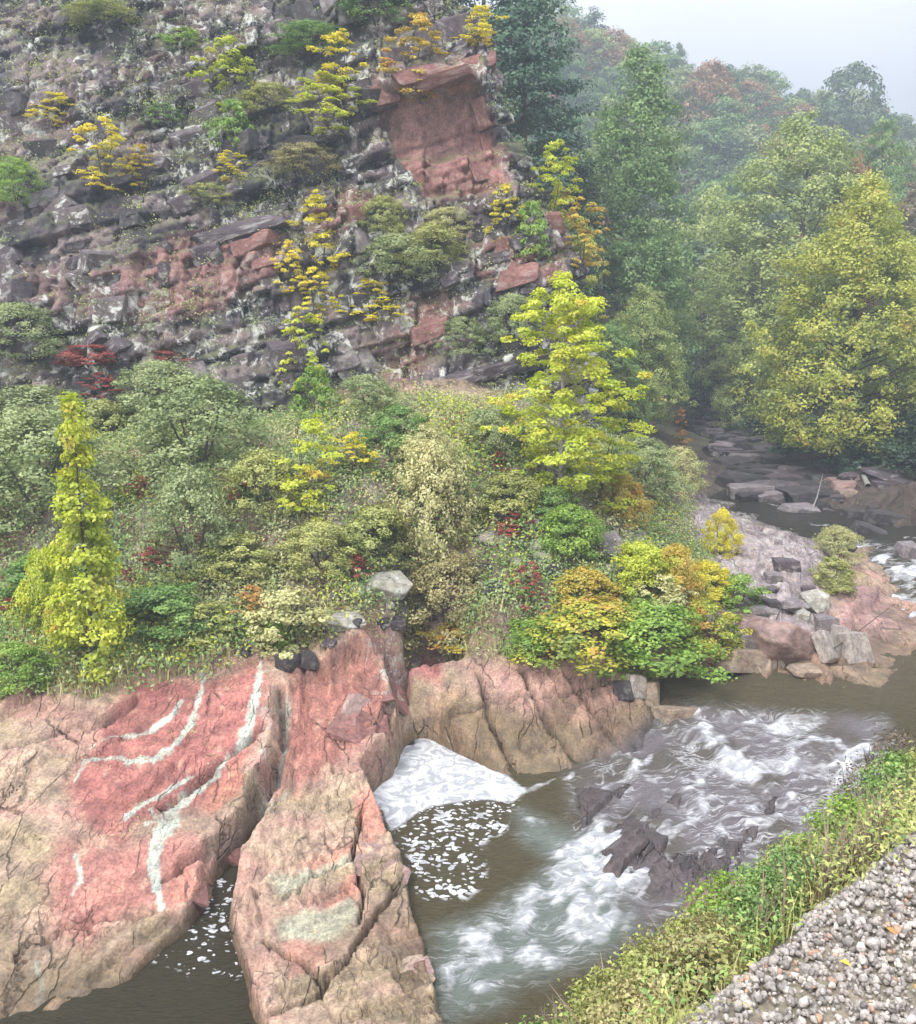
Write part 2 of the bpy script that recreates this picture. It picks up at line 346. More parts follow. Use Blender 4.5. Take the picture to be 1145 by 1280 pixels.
# coarse ground sheet, out past the ridge
az = np.linspace(R(-80), R(80), 300); rr = np.exp(np.linspace(math.log(2.2), math.log(430), 300))
RRg, AZg = np.meshgrid(rr, az, indexing='ij'); gx = (RRg * np.sin(AZg)).ravel(); gy = (RRg * np.cos(AZg)).ravel()
gz = ground(gx, gy)
BA0, BA1, BR0, BR1 = R(-43), R(37), 12.6, 66.0
gaz = np.arctan2(gx, gy); gr = np.hypot(gx, gy)
ins = sstep(BA0 + .01, BA0 + .05, gaz) * (1 - sstep(BA1 - .05, BA1 - .01, gaz)) * sstep(BR0 * 1.01, BR0 * 1.06, gr) * (1 - sstep(BR1 * .93, BR1 * .99, gr))
gz = gz - ins * 0.9 + (1 - ins) * (fbm(gx / 2.2, gy / 2.2, seed=8) - .5) * 0.3 * sstep(0.5, 2, bank_n(gx, gy))
on = 1 - sstep(0.1, 0.5, bank_n(gx, gy) + 0.5 * (fbm(gx / .5, gy / .5, seed=2) - .5))
gcol = np.tile([0.05, 0.043, 0.028], (len(gx), 1)); gcol = mixc(gcol, (0.26, 0.22, 0.18), on)
gm = mesh_np('ground', np.c_[gx, gy, gz], grid_faces(300, 300), attrs={'wet': gx * 0, 'lichen': gx * 0}, colors={'col': gcol})
M_soil = rock_material('soil', 6, 0.5, moss=0.3)
link('ground', gm, M_soil, kind='structure')

# ---------------------------------------------------------------- bedrock and talus patch
NC, NR = 520, 500
az = np.linspace(BA0, BA1, NC); rr = np.exp(np.linspace(math.log(BR0), math.log(BR1), NR))
RRb, AZb = np.meshgrid(rr, az, indexing='ij'); bx = (RRb * np.sin(AZb)).ravel(); by = (RRb * np.cos(AZb)).ravel()
bz0 = ground(bx, by); nb = bank_n(bx, by)
wx = bx + .6 * (fbm(bx / 2.6, by / 2.6, seed=11) - .5); wy = by + .6 * (fbm(bx / 2.6, by / 2.6, seed=12) - .5)
WPOLY = dict(
  talus=plan((-200, 850), (0, 862), (120, 850), (230, 825), (330, 800), (400, 790), (480, 770), (520, 775), (600, 795), (680, 810), (800, 800), (860, 780), (890, 720), (860, 650), (850, 600), (800, 540), (600, 500), (-300, 440)),
  red1=plan((165, 850), (330, 832), (335, 900), (300, 960), (262, 1010), (215, 1010), (170, 1030), (150, 1060), (95, 1020), (85, 985), (110, 940), (140, 880)),
  red1b=plan((70, 1050), (150, 1060), (240, 1040), (250, 1090), (215, 1140), (170, 1145), (130, 1150), (110, 1190), (80, 1180), (60, 1100)),
  red2=plan((365, 850), (470, 808), (490, 870), (478, 905), (400, 965), (365, 1000), (352, 940)),
  red3=plan((505, 805), (560, 800), (548, 855), (510, 862)),
  pink=plan((575, 830), (700, 822), (790, 870), (760, 925), (700, 900), (640, 900)),
  pinkR=plan((1045, 720), (1100, 740), (1150, 790), (1100, 815), (1040, 790)),
  ora1=plan((258, 985), (305, 945), (300, 990), (265, 1018)), ora2=plan((208, 1105), (240, 1085), (247, 1125), (215, 1132)),
  ora3=plan((350, 1100), (400, 1062), (455, 1045), (450, 1070), (400, 1088)), ora4=plan((402, 1130), (450, 1092), (457, 1112), (412, 1138)),
  ora5=plan((352, 1180), (412, 1172), (402, 1212), (365, 1222)), ora6=plan((440, 1000), (490, 1020), (500, 1060), (460, 1060)),
  gg1=plan((335, 1095), (380, 1088), (437, 1068), (438, 1085), (380, 1105), (345, 1118)), gg2=plan((343, 1150), (380, 1135), (408, 1138), (440, 1120), (455, 1130), (440, 1160), (390, 1178), (350, 1172)),
  tan=plan((480, 900), (560, 865), (640, 900), (640, 975), (560, 920)),
  grey=plan((830, 650), (890, 610), (1000, 660), (1050, 720), (1020, 800), (930, 850), (900, 790), (900, 720)),
  lich=plan((400, 800), (440, 765), (500, 740), (520, 800), (500, 880), (480, 860), (470, 800)),
  lich2=plan((325, 835), (350, 850), (340, 900), (352, 1000), (320, 985), (330, 900)))
VEINS = [veinline((325, 834, 5), (318, 878, 8), (306, 922, 10), (275, 961, 9), (242, 985, 13), (216, 1008, 18), (203, 1040, 18), (193, 1070, 13), (196, 1100, 10), (201, 1132, 6)),
         veinline((254, 832, 4), (247, 880, 5), (238, 905, 5), (215, 935, 6), (190, 952, 7), (160, 950, 9), (125, 945, 8), (108, 955, 6), (95, 975, 3)),
         veinline((228, 870, 3), (210, 900, 7), (185, 912, 5), (150, 915, 4), (115, 930, 3)),
         veinline((238, 970, 4), (205, 990, 6), (175, 1005, 8), (155, 1022, 8)), veinline((362, 880, 4), (357, 910, 5), (350, 945, 3), (345, 985, 5), (325, 1010, 4)),
         veinline((95, 1065, 3), (100, 1090, 6), (90, 1115, 3)), veinline((45, 1200, 3), (52, 1230, 6), (48, 1250, 3)), veinline((190, 1010, 2), (200, 1022, 5), (180, 1030, 3))]
talus = poly_mask(WPOLY['talus'], bx, by, 0.5)
rockw = (1 - talus) * sstep(1.5, 3.5, nb)
deep = 1 - sstep(-0.55, -0.1, bz0)
# bed edges run roughly towards the viewer on the left slab and swing across on the right
ang = np.interp(bx, [-9, -4.5, -3, 3, 12], [R(-25), R(-30), R(-52), R(-50), R(-40)])
u = wx * np.cos(ang) + wy * np.sin(ang); v = -wx * np.sin(ang) + wy * np.cos(ang)
cL, _r, eL, fL = blocks(u, v, 1.5, 2.6, 33); dLx = fL - .5; dLy = vnoise(v / 1.5, u * 0, cL * 9, 36) - .5          # plates between straight joints
tl1 = h3(np.floor(cL * 9999), u * 0, u * 0, 34) - .5; tl2 = h3(np.floor(cL * 9999), u * 0, u * 0, 35) - .5
t1 = u / 2.1 + 1.0 * (fbm(bx / 7, by / 7, seed=21) - .5) + .25 * cL; s1 = t1 - np.floor(t1); k1 = h3(np.floor(t1), np.floor(cL * 7), t1 * 0, 3)
saw1 = np.where(s1 > .95, 1 - (s1 - .95) / .05, s1 / .95)
t2 = u / 0.62 + 1.0 * (fbm(bx / 1.7, by / 1.7, seed=22) - .5) + 1.7 * cL; s2 = t2 - np.floor(t2); k2 = h3(np.floor(t2), np.floor(v / 1.9 + cL * 5), t2 * 0, 4)
saw2 = np.where(s2 > .9, 1 - (s2 - .9) / .1, s2 / .9)
cv, _r, ce, _f = blocks(u, v, .52, 1.1, 31); ce = ce * 1.5; cv2, _r, ce2, _f = blocks(u, v, .2, .45, 32); ce2 = ce2 * 3
crack = 1 - sstep(0.0, 0.06, ce); crack2 = 1 - sstep(0.0, 0.1, ce2); crackL = 1 - sstep(0.0, 0.05, eL)
rough_n = fbm(bx * 1.3, by * 1.3, seed=40, octv=5)
blockmask = sstep(.52, .60, fbm(bx / 3.0, by / 3.0, seed=41)); thinmask = sstep(.4, .6, fbm(bx / 1.6, by / 1.6, seed=42))
rel = (cL - .5) * .20 + dLx * tl1 * .16 + dLy * tl2 * .16 - crackL * .10 + (saw1 - .5) * (.06 + .40 * k1 ** 1.5) + (saw2 - .5) * .17 * (k2 > .45) * thinmask \
    + blockmask * ((cv - .5) * .18 - crack * .12 + (cv2 - .5) * .07 - crack2 * .035) - (1 - blockmask) * crack * .03 * thinmask + (rough_n - .5) * .07
relsoil = (fbm(bx / 1.4, by / 1.4, seed=44) - .5) * .7 + (voro(bx / .6, by / .6, 45)[0] - .5) * .22
CR = [veinline((352, 860, 7), (356, 930, 9), (338, 985, 12), (308, 1030, 14), (285, 1075, 16)), veinline((330, 905, 5), (300, 935, 7), (262, 962, 8), (235, 985, 6), (205, 1008, 4)), veinline((175, 868, 7), (130, 900, 9), (75, 915, 7), (10, 935, 5)),
      veinline((320, 1000, 5), (270, 1050, 7), (225, 1080, 6), (205, 1100, 5)), veinline((545, 1075, 5), (480, 1130, 5), (430, 1200, 6), (395, 1245, 7), (340, 1262, 7)), veinline((455, 1010, 4), (440, 1060, 4), (455, 1110, 4), (450, 1150, 4)), veinline((345, 1120, 4), (400, 1095, 4), (450, 1070, 3)),
      veinline((598, 840, 4), (612, 890, 5), (640, 960, 5)), veinline((650, 835, 4), (680, 890, 5), (722, 955, 6)), veinline((705, 838, 4), (735, 880, 5), (770, 925, 5)), veinline((560, 892, 3), (620, 875, 4), (690, 868, 4), (760, 850, 4)), veinline((485, 815, 6), (492, 860, 8), (478, 905, 9)),
      veinline((20, 1190, 4), (80, 1160, 5), (150, 1148, 4), (190, 1150, 4)), veinline((425, 920, 4), (450, 900, 5), (475, 895, 5)), veinline((330, 1175, 4), (380, 1200, 6), (400, 1230, 5)), veinline((900, 690, 5), (950, 700, 7), (985, 730, 8), (1015, 760, 8)), veinline((880, 640, 4), (950, 668, 5), (1000, 690, 5))]
cq = np.zeros(len(bx)); cqx = bx + .3 * (fbm(bx * 2.2, by * 2.2, seed=36) - .5); cqy = by + .4 * (fbm(bx * 2.2, by * 2.2, seed=37) - .5)
for L_ in CR: cq = np.maximum(cq, line_mask(L_, cqx, cqy, .5))
sm_ = poly_mask(SLABP[2][0], bx, by, .4) * .55 + poly_mask(SLABP[1][0], bx, by, .4) * .35 + poly_mask(SLABP[0][0], bx, by, .4) * .4
rel = rel * (1 - sm_) - cq * .42
bz = bz0 + rel * rockw * (1 - .6 * deep) + relsoil * talus
edge = np.minimum(np.minimum(sstep(BA0, BA0 + .02, AZb.ravel()), 1 - sstep(BA1 - .02, BA1, AZb.ravel())), np.minimum(sstep(BR0, BR0 * 1.03, RRb.ravel()), 1 - sstep(BR1 * .97, BR1, RRb.ravel())))
bz = bz - (1 - edge) * 0.6
# intrinsic rock colours
px_ = bx + .35 * (fbm(bx * 1.6, by * 1.6, seed=51, octv=4) - .5); py_ = by + .5 * (fbm(bx * 1.6, by * 1.6, seed=52, octv=4) - .5)
c = np.tile([0.33, 0.245, 0.185], (len(bx), 1))
tone = fbm(bx / 2.4, by / 1.1, seed=53, octv=5)
c = mixc(c, (0.38, 0.235, 0.19), sstep(.5, .66, tone)); c = mixc(c, (0.27, 0.22, 0.14), sstep(.52, .36, tone) * .8)
wob = np.clip(fbm(bx * 2, by * 2, seed=54) * 1.6, 0, 1)
for k, col, s in [('tan', (.38, .27, .17), .5), ('pink', (.36, .22, .19), .5), ('grey', (.26, .225, .235), .5), ('pinkR', (.26, .165, .155), .5), ('red1', (.31, .125, .11), .3), ('red1b', (.34, .16, .135), .35), ('red2', (.30, .135, .11), .3), ('red3', (.34, .14, .13), .25),
                  ('ora1', (.42, .19, .14), .12), ('ora2', (.42, .2, .15), .12), ('ora3', (.42, .24, .18), .15), ('ora4', (.44, .22, .17), .1), ('ora5', (.42, .23, .18), .12), ('ora6', (.45, .22, .17), .15), ('gg1', (.38, .38, .29), .12), ('gg2', (.37, .38, .29), .14)]:
    c = mixc(c, col, poly_mask(WPOLY[k], px_, py_, s) * (.75 + .25 * wob))
band = np.sin((u * 2.2 + v * .25 + 3 * fbm(bx, by, seed=55)) * 3.1) * .5 + .5
c = c * (1 + .10 * (band - .5) + .22 * (cv - .5) * blockmask + .10 * (k2 - .5))[:, None]
vx = bx + .22 * (fbm(bx * 3, by * 3, seed=56) - .5); vy = by + .3 * (fbm(bx * 3, by * 3, seed=57) - .5)
vm = np.zeros(len(bx))
for V_ in VEINS: vm = np.maximum(vm, line_mask(V_, vx, vy, .9))
vm = sstep(.36, .56, vm + 1.1 * (fbm(bx * 5, by * 4, seed=59, octv=4) - .5))
c = mixc(c, (.40, .45, .39), vm * (.55 + .45 * sstep(.3, .5, fbm(bx * 3.3, by * 3.3, seed=58))) * .95)
speck = sstep(.74, .79, vnoise(bx * 9, by * 5, bx * 0 + .5, 60)) * rockw * .55
c = mixc(c, (.55, .42, .28), speck * .6)
c = mixc(c, (.19, .14, .11), talus * .85)
tstone = voro(bx / .5, by / .5, 46); c = mixc(c, (.30, .26, .25), talus * (tstone[0] > .8) * .7); c = mixc(c, (.26, .12, .1), talus * (tstone[0] < .1) * .7)
wl = np.interp(by - bx * .0, [0, 20, 23, 26, 60, 100], [0, 0, .45, 1.2, 2.0, 3.0]); wl = np.where(bx < -.5, 0.0, wl)
wet = (1 - sstep(.05, .5, bz - wl + .3 * (rough_n - .5))) * rockw
c = c * (1 - .5 * wet)[:, None]; c = mixc(c, (.15, .11, .05), wet * .45)
lich = np.clip(poly_mask(WPOLY['lich'], px_, py_, .6) * 1.2 + poly_mask(WPOLY['lich2'], px_, py_, .2) * .6 + poly_mask(WPOLY['grey'], px_, py_, .6) * .45 + talus * .35, 0, 1)
M_rock = rock_material('bedrock', 7, .7, lichen=1, moss=0.0, cracks=True)
cs_ = poly_mask(plan((690, 985), (800, 905), (860, 880), (1100, 895), (1130, 960), (1000, 1060), (850, 1140), (780, 1160), (700, 1060)), bx, by, .4); c = mixc(c, (.062, .055, .060), cs_ * .95); wet = np.maximum(wet, cs_)
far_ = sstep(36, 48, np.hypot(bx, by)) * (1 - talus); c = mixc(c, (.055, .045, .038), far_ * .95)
c = mixc(c, (.07, .05, .045), cq * .6 * rockw); bl = fbm(u * 3.2, v * .35, seed=95, octv=4); c = c * (1.2 + .35 * (cL - .5) + .7 * (bl - .5) * rockw)[:, None]
c = np.clip(c, 0.01, 1)
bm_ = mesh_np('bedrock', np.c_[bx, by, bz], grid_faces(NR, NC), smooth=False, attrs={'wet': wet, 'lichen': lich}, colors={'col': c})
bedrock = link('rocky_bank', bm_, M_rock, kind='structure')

# ---------------------------------------------------------------- water
WP = []
def w_(z, *pp):
    for px, py in pp: p = at_z(px, py, z); WP.append((p[0], p[1], z))
w_(0, (480, 960), (560, 1000), (500, 1100), (600, 1100), (560, 1260), (650, 1200), (520, 900), (300, 1100), (200, 1200), (250, 1280), (0, 1280), (650, 1010), (640, 1060), (120, 1350), (700, 1150), (450, 1350), (-100, 1200))
w_(.12, (730, 1000), (740, 1080)); w_(.4, (790, 960), (800, 1020)); w_(.32, (850, 1070), (850, 1120), (780, 1110)); w_(.75, (850, 930), (900, 980)); w_(.6, (960, 1040), (800, 925))
w_(1.2, (830, 855), (870, 868), (950, 860), (1000, 865), (1100, 850), (1140, 880), (1250, 870)); w_(1.05, (880, 890), (980, 895), (1080, 905)); w_(.85, (1000, 950), (1100, 960), (1200, 960)); w_(.7, (1050, 1010))
w_(1.3, (1130, 830), (1160, 815)); w_(1.6, (1130, 760), (1180, 770)); w_(2.0, (1120, 712), (1170, 720)); w_(2.15, (1085, 675)); w_(2.35, (1070, 655), (1150, 665), (1010, 645), (1050, 620), (1120, 640), (1200, 680)); w_(2.45, (940, 620))
w_(2.65, (920, 590), (990, 600)); w_(2.8, (900, 572)); w_(3.1, (870, 545), (930, 545)); w_(3.4, (860, 522), (880, 510)); w_(3.6, (850, 500))
WP = np.array(WP); water_tps = TPS(polar(WP[:, 0], WP[:, 1]), WP[:, 2], 1e-3)
az = np.linspace(R(-34), R(36), 430); rr = np.exp(np.linspace(math.log(10.5), math.log(118), 560))
RRw, AZw = np.meshgrid(rr, az, indexing='ij'); qx = (RRw * np.sin(AZw)).ravel(); qy = (RRw * np.cos(AZw)).ravel()
qz = np.clip(water_tps(polar(qx, qy)), -0.02, 4)
fl = np.array([-.73, -.69]); fa = qx * fl[0] + qy * fl[1]; fc = -qx * fl[1] + qy * fl[0]
def zpoly(z, *pp): return np.array([at_z(px, py, z)[:2] for px, py in pp])
def wtop(pp):
    P = []
    for px, py in pp:
        zz = 0.5
        for i in range(12): p = at_z(px, py, zz); zz = float(np.clip(water_tps(polar(p[:1], p[1:2]))[0], 0, 4))
        P.append(p[:2])
    return np.array(P)
casc = poly_mask(wtop([(715, 965), (800, 905), (860, 880), (1100, 895), (1130, 960), (1000, 1060), (850, 1140), (790, 1160), (720, 1050)]), qx, qy, .5)
casc2 = poly_mask(wtop([(1060, 672), (1180, 690), (1200, 830), (1130, 790), (1080, 715)]), qx, qy, .6)
wxn = qx + .5 * (fbm(qx * 1.2, qy * 1.2, seed=61) - .5); wyn = qy + .5 * (fbm(qx * 1.2, qy * 1.2, seed=62) - .5)
raft = poly_mask(wtop([(513, 895), (535, 892), (545, 915), (590, 935), (630, 965), (658, 992), (640, 1003), (590, 1000), (540, 1008), (500, 1030), (485, 1038), (478, 1012), (452, 992), (443, 965), (462, 942), (500, 932), (518, 930)]), qx + .7 * (wxn - qx), qy + .7 * (wyn - qy), .14)
fleck = poly_mask(wtop([(470, 1010), (540, 990), (650, 1000), (625, 1035), (590, 1060), (612, 1100), (580, 1122), (535, 1122), (510, 1065), (485, 1035)]), qx + 1.6 * (wxn - qx), qy + 1.6 * (wyn - qy), .45)
fleck2 = poly_mask(wtop([(268, 1088), (285, 1095), (305, 1140), (320, 1165), (300, 1215), (240, 1215), (190, 1200), (215, 1160), (255, 1130)]), wxn, wyn, .3)
churn = poly_mask(wtop([(650, 1015), (690, 1030), (740, 1045), (800, 1075), (775, 1115), (800, 1165), (740, 1200), (650, 1225), (610, 1255), (560, 1275), (538, 1200), (550, 1160), (620, 1140), (668, 1100), (690, 1080), (655, 1045)]), wxn, wyn, .5)
stk = np.zeros(len(qx))
def wline(*pp):
    P = wtop([(a, b) for a, b, w in pp]); return [(p[0], p[1], w * 1.0 * np.hypot(*p) / FPX) for p, (a, b, w) in zip(P, pp)]
for L_ in [wline((866, 885, 6), (895, 925, 12), (935, 965, 12), (975, 1000, 4)), wline((900, 895, 5), (960, 900, 10), (1010, 915, 8), (1090, 940, 10)), wline((1040, 920, 5), (1070, 945, 8), (1000, 960, 4)), wline((655, 990, 8), (700, 972, 8), (715, 968, 5)), wline((835, 985, 5), (900, 1000, 6), (975, 1020, 6), (930, 1025, 4)),
           wline((930, 960, 4), (990, 990, 4), (1010, 1010, 3)), wline((740, 1010, 8), (765, 1040, 14), (770, 1080, 14)), wline((780, 940, 4), (800, 965, 6), (815, 935, 5)), wline((870, 965, 4), (880, 1000, 6), (905, 1035, 4)),
           wline((1085, 690, 9), (1130, 712, 9), (1160, 720, 9)), wline((1120, 745, 4), (1135, 765, 8), (1160, 790, 10)), wline((1120, 672, 5), (1145, 672, 6)), wline((868, 575, 4), (885, 580, 4), (918, 578, 4)), wline((960, 630, 4), (975, 634, 5)), wline((925, 622, 4), (936, 628, 3)), wline((1012, 655, 3), (1025, 657, 4), (1035, 655, 2)), wline((1060, 680, 3), (1120, 700, 4), (1145, 712, 4))]:
    stk = np.maximum(stk, line_mask(L_, wxn, wyn, .6))
streak = fbm(fc * 3.2, fa * .9, seed=63, octv=5)
rip = fbm(qx * 3.0, qy * 4.0, seed=64, octv=3)
churnn = fbm(fc * 2.2 + 2 * (wxn - qx), fa * 1.6, seed=65, octv=5)
stp = qz / .22 + .5 * (fbm(fc / 1.2, fa / 2.5, seed=68) - .5); sf = stp - np.floor(stp); qz = qz + casc * .22 * (sstep(.55, .95, sf) - sf) * .9; lip = casc * sstep(.5, .7, sf) * (1 - sstep(.9, 1.0, sf)) * sstep(.5, .62, fbm(fc / 1.0, fa / 3, seed=69))
qz = qz + (rip - .5) * .07 * (1 - raft) + casc * (streak - .5) * .30 + churn * (churnn - .45) * .4 + stk * .03 + (fbm(qx * .9, qy * .9, seed=66) - .5) * casc * .3
foam = np.clip(casc2 * (.1 + .45 * sstep(.45, .62, streak)) + lip * .40 + raft * 1.0 + np.maximum(churn * sstep(.30, .62, churnn), 0) * .66 + stk * (.12 + .40 * sstep(.38, .58, streak)) * (1 - raft) + casc * (.15 + .36 * sstep(.5, .7, streak)), 0, 1)
flk = np.clip(fleck * 1.0, 0, 1) * (1 - raft); flk2 = fleck2
wcol = np.tile([0.075, 0.066, 0.034], (len(qx), 1)); wcol = mixc(wcol, (.17, .155, .165), casc * (.45 + .55 * sstep(.35, .6, fbm(qx * .8, qy * .8, seed=67)))); wcol = mixc(wcol, (.10, .085, .05), sstep(1.0, 1.3, qz) * (1 - casc) * .5)
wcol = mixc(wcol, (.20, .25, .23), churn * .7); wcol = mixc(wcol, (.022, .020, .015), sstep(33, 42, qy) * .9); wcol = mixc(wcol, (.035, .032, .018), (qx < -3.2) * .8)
F = grid_faces(560, 430)
chan = poly_mask(np.vstack([wtop([(-150, 1150), (0, 1130), (150, 1120), (250, 1040), (330, 1060), (430, 980), (430, 940), (500, 870), (560, 890), (650, 950), (770, 850), (900, 820), (1090, 790), (1060, 720), (1055, 690), (1000, 668), (900, 640), (850, 600), (840, 540), (845, 500), (900, 497), (960, 545), (1060, 590), (1300, 640)]), [[34, 32], [16, 8], [0, 8], [-16, 10]]]), qx, qy, .3)
q = chan[F].max(1) > .3
F = F[q]; used = np.unique(F); remap = np.full(len(qx), -1); remap[used] = np.arange(len(used))
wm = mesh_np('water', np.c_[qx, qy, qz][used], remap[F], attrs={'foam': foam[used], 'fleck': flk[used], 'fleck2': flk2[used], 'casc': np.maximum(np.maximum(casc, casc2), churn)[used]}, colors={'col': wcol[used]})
t = NT('river_water'); pos = t.n('NewGeometry').outputs['Position']
fz = t.attr('foam').outputs['Fac']
mp = t.n('Mapping', {0: pos, 'Rotation': (0, 0, R(-43)), 'Scale': (1.0, 3.8, 1.0)}).outputs[0]
fn = t.noise(mp, 2.4, 8, .74, .3)
fine = t.mapr(t.n('Math', {0: fn, 1: fz}, operation='ADD').outputs[0], .80, 1.24)
vor = t.n('TexVoronoi', {'Vector': t.n('Mapping', {0: t.n('VectorMath', {0: pos, 1: t.n('VectorMath', {0: t.n('TexNoise', {'Vector': pos, 'Scale': 3.0, 'Detail': 3}).outputs['Color'], 'Scale': .35}, operation='SCALE').outputs[0]}, operation='ADD').outputs[0], 'Scale': (6.0, 8.5, .1)}).outputs[0], 'Scale': 1.0, 'Randomness': 1.0}, feature='F1').outputs['Distance']
fkm = t.mul(t.mapr(t.n('Math', {0: vor, 1: t.mapr(t.noise(pos, 1.4, 4, .6), .3, .7, .5, -.12)}, operation='ADD').outputs[0], .60, .54), t.mapr(t.attr('fleck').outputs['Fac'], .3, .6))
fk2 = t.mul(t.mapr(t.n('Math', {0: vor, 1: t.mapr(t.noise(pos, 2.6, 4, .6), .3, .7, .5, -.1)}, operation='ADD').outputs[0], .52, .46), t.mapr(t.attr('fleck2').outputs['Fac'], .3, .6))
ff = t.n('Math', {0: t.n('Math', {0: fine, 1: fkm}, operation='MAXIMUM').outputs[0], 1: fk2}, operation='MAXIMUM').outputs[0]
rg = t.noise(t.n('Mapping', {0: t.n('VectorMath', {0: pos, 1: t.n('VectorMath', {0: t.n('TexNoise', {'Vector': pos, 'Scale': .7, 'Detail': 3}).outputs['Color'], 'Scale': 1.6}, operation='SCALE').outputs[0]}, operation='ADD').outputs[0], 'Rotation': (0, 0, R(-43)), 'Scale': (.5, 3.6, 1.0)}).outputs[0], 1.2, 7, .62)
rgl = t.mapr(t.n('Math', {0: t.n('Math', {0: rg, 1: .5}, operation='SUBTRACT').outputs[0]}, operation='ABSOLUTE').outputs[0], .04, .0)
brk = t.mapr(t.noise(pos, .8, 4, .6), .40, .58)
ff = t.n('Math', {0: ff, 1: t.mul(t.mul(rgl, brk), t.mul(t.attr('casc').outputs['Fac'], .8))}, operation='MAXIMUM').outputs[0]
n1 = t.noise(mp, 4.5, 6, .65); n2 = t.noise(pos, 11, 3, .5)
bp = t.n('Bump', {'Height': t.n('Math', {0: n1, 1: t.mul(n2, .25)}, operation='ADD').outputs[0], 'Strength': .8, 'Distance': .22})
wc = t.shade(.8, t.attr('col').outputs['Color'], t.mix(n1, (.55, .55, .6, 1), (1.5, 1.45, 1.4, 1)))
pw = t.n('BsdfPrincipled', {'Base Color': wc, 'Roughness': .12, 'IOR': 1.33, 'Normal': bp.outputs[0]})
curl = t.noise(pos, 2.4, 5, .6, 1.6)
pf = t.n('BsdfPrincipled', {'Base Color': t.mix(t.mapr(curl, .44, .56), (.34, .35, .37, 1), (.62, .63, .64, 1)), 'Roughness': .7, 'Normal': t.n('Bump', {'Height': t.n('Math', {0: curl, 1: fn}, operation='ADD').outputs[0], 'Strength': .7, 'Distance': .1}).outputs[0]})
mx = t.n('MixShader', {0: ff}); t.t.links.new(pw.outputs[0], mx.inputs[1]); t.t.links.new(pf.outputs[0], mx.inputs[2]); t.t.links.new(mx.outputs[0], t.out.inputs[0])
link('river_water', wm, t.m, kind='structure')

# ---------------------------------------------------------------- cliff sheet
CP = [(-200, 430, 40), (0, 420, 40), (200, 420, 41.5), (400, 450, 42), (550, 490, 42), (650, 500, 42), (720, 480, 42.5), (0, 300, 43), (200, 300, 44), (350, 330, 44), (450, 400, 43), (560, 400, 43.2), (650, 400, 43.3), (-200, 200, 47), (0, 200, 46.5), (200, 200, 47), (350, 230, 46.5), (450, 260, 46), (510, 255, 46.0), (560, 258, 45.6), (610, 250, 45.6), (640, 320, 44), (700, 330, 44.3), (490, 150, 47.2), (560, 170, 46.9), (600, 180, 46.8),
      (500, 105, 46.6), (600, 100, 46.6), (450, 110, 47.5), (0, 60, 51), (200, 60, 51), (400, 60, 50), (520, 40, 49), (0, -60, 55), (300, -60, 54.5), (520, -50, 52.5), (0, -200, 60), (500, -200, 59), (-500, 300, 43), (-500, 0, 52), (-500, -200, 60), (-300, 600, 36), (300, 600, 38), (700, 600, 39)]
cw = [at_Y(a, b, Y) for a, b, Y in CP]
cliff_tps = TPS([(p[0] / 10, p[2] / 10) for p in cw], [p[1] for p in cw], 1e-3)
def cliffY(x, z): return cliff_tps(np.c_[np.asarray(x) / 10, np.asarray(z) / 10])
def on_cliff(px, py):
    Y = 45.0
    for i in range(25):
        p = at_Y(px, py, Y); Y = .5 * Y + .5 * float(cliffY([p[0]], [p[2]])[0])
    return p
SIL = [on_cliff(*q) for q in [(735, 520), (722, 470), (712, 400), (708, 345), (690, 292), (650, 238), (630, 190), (608, 115), (604, 62), (560, 8), (530, -40), (500, -100), (470, -190)]]
sz = [p[2] for p in SIL]; sx = [p[0] for p in SIL]
NX, NS, NZ = 400, 60, 320
zz = np.linspace(5.5, 36, NZ)
xc = np.interp(zz, sz, sx)
S, Z = np.meshgrid(np.arange(NX + NS), zz, indexing='xy')
XC = np.repeat(xc[:, None], NX + NS, 1)
front = np.minimum(S, NX - 1) / (NX - 1.0)
X = -36 + (XC + 36) * front
Y = cliffY(X.ravel(), Z.ravel()).reshape(X.shape)
back = np.maximum(0, S - (NX - 1)); bs = back * .11 + (back ** 2) * .004
X = X + bs * (.02) + .6 * (1 - np.exp(-bs / .6)); Y = Y + np.where(bs > 0, np.maximum(0, bs - .1), 0)
X, Y, Z = X.ravel(), Y.ravel(), Z.ravel()
bedc = Z - .30 * X + .9 * (fbm(X / 9, Z / 9, Y / 9, seed=71) - .5) + .15 * (fbm(X, Z, Y, seed=72) - .5)
along = X + Y * .8 * (back.ravel() > 0) + .5 * (fbm(X / 1.5, Z / 1.5, Y / 1.5, seed=73) - .5)
b1, r1, e1, f1_ = blocks(bedc, along, 1.9, 3.2, 101); b2, r2, e2, f2_ = blocks(bedc, along, .62, 1.3, 102); b3, r3, e3, f3_ = blocks(bedc + .1 * b2, along, .27, .55, 103)
def cpoly(soft, *pp):
    P = [on_cliff(*q) for q in pp]; return poly_mask(np.array([(p[0], p[2]) for p in P]), X + .5 * (fbm(X * 1.2, Z * 1.2, seed=80) - .5), Z + .5 * (fbm(X * 1.2, Z * 1.2, seed=81) - .5), soft)
redA = cpoly(.12, (468, 108), (520, 118), (592, 95), (612, 150), (628, 235), (600, 245), (530, 248), (500, 205), (480, 160))
redA_low = cpoly(.4, (500, 200), (560, 195), (625, 185), (635, 240), (540, 252))
redB = cpoly(.5, (150, 345), (215, 300), (260, 290), (300, 300), (355, 300), (345, 340), (290, 372), (250, 395), (160, 400)); redC = cpoly(.5, (385, 245), (440, 235), (470, 250), (420, 300), (385, 300)); redD = cpoly(.5, (490, 385), (560, 365), (575, 380), (520, 470), (460, 490), (500, 440))
redE = cpoly(.35, (590, 300), (700, 320), (712, 365), (650, 360), (600, 345)); redF = cpoly(.5, (20, 330), (150, 330), (170, 400), (50, 400))
smoothA = redA * (1 - redA_low)
calm = np.clip(smoothA + redB * .6, 0, 1)
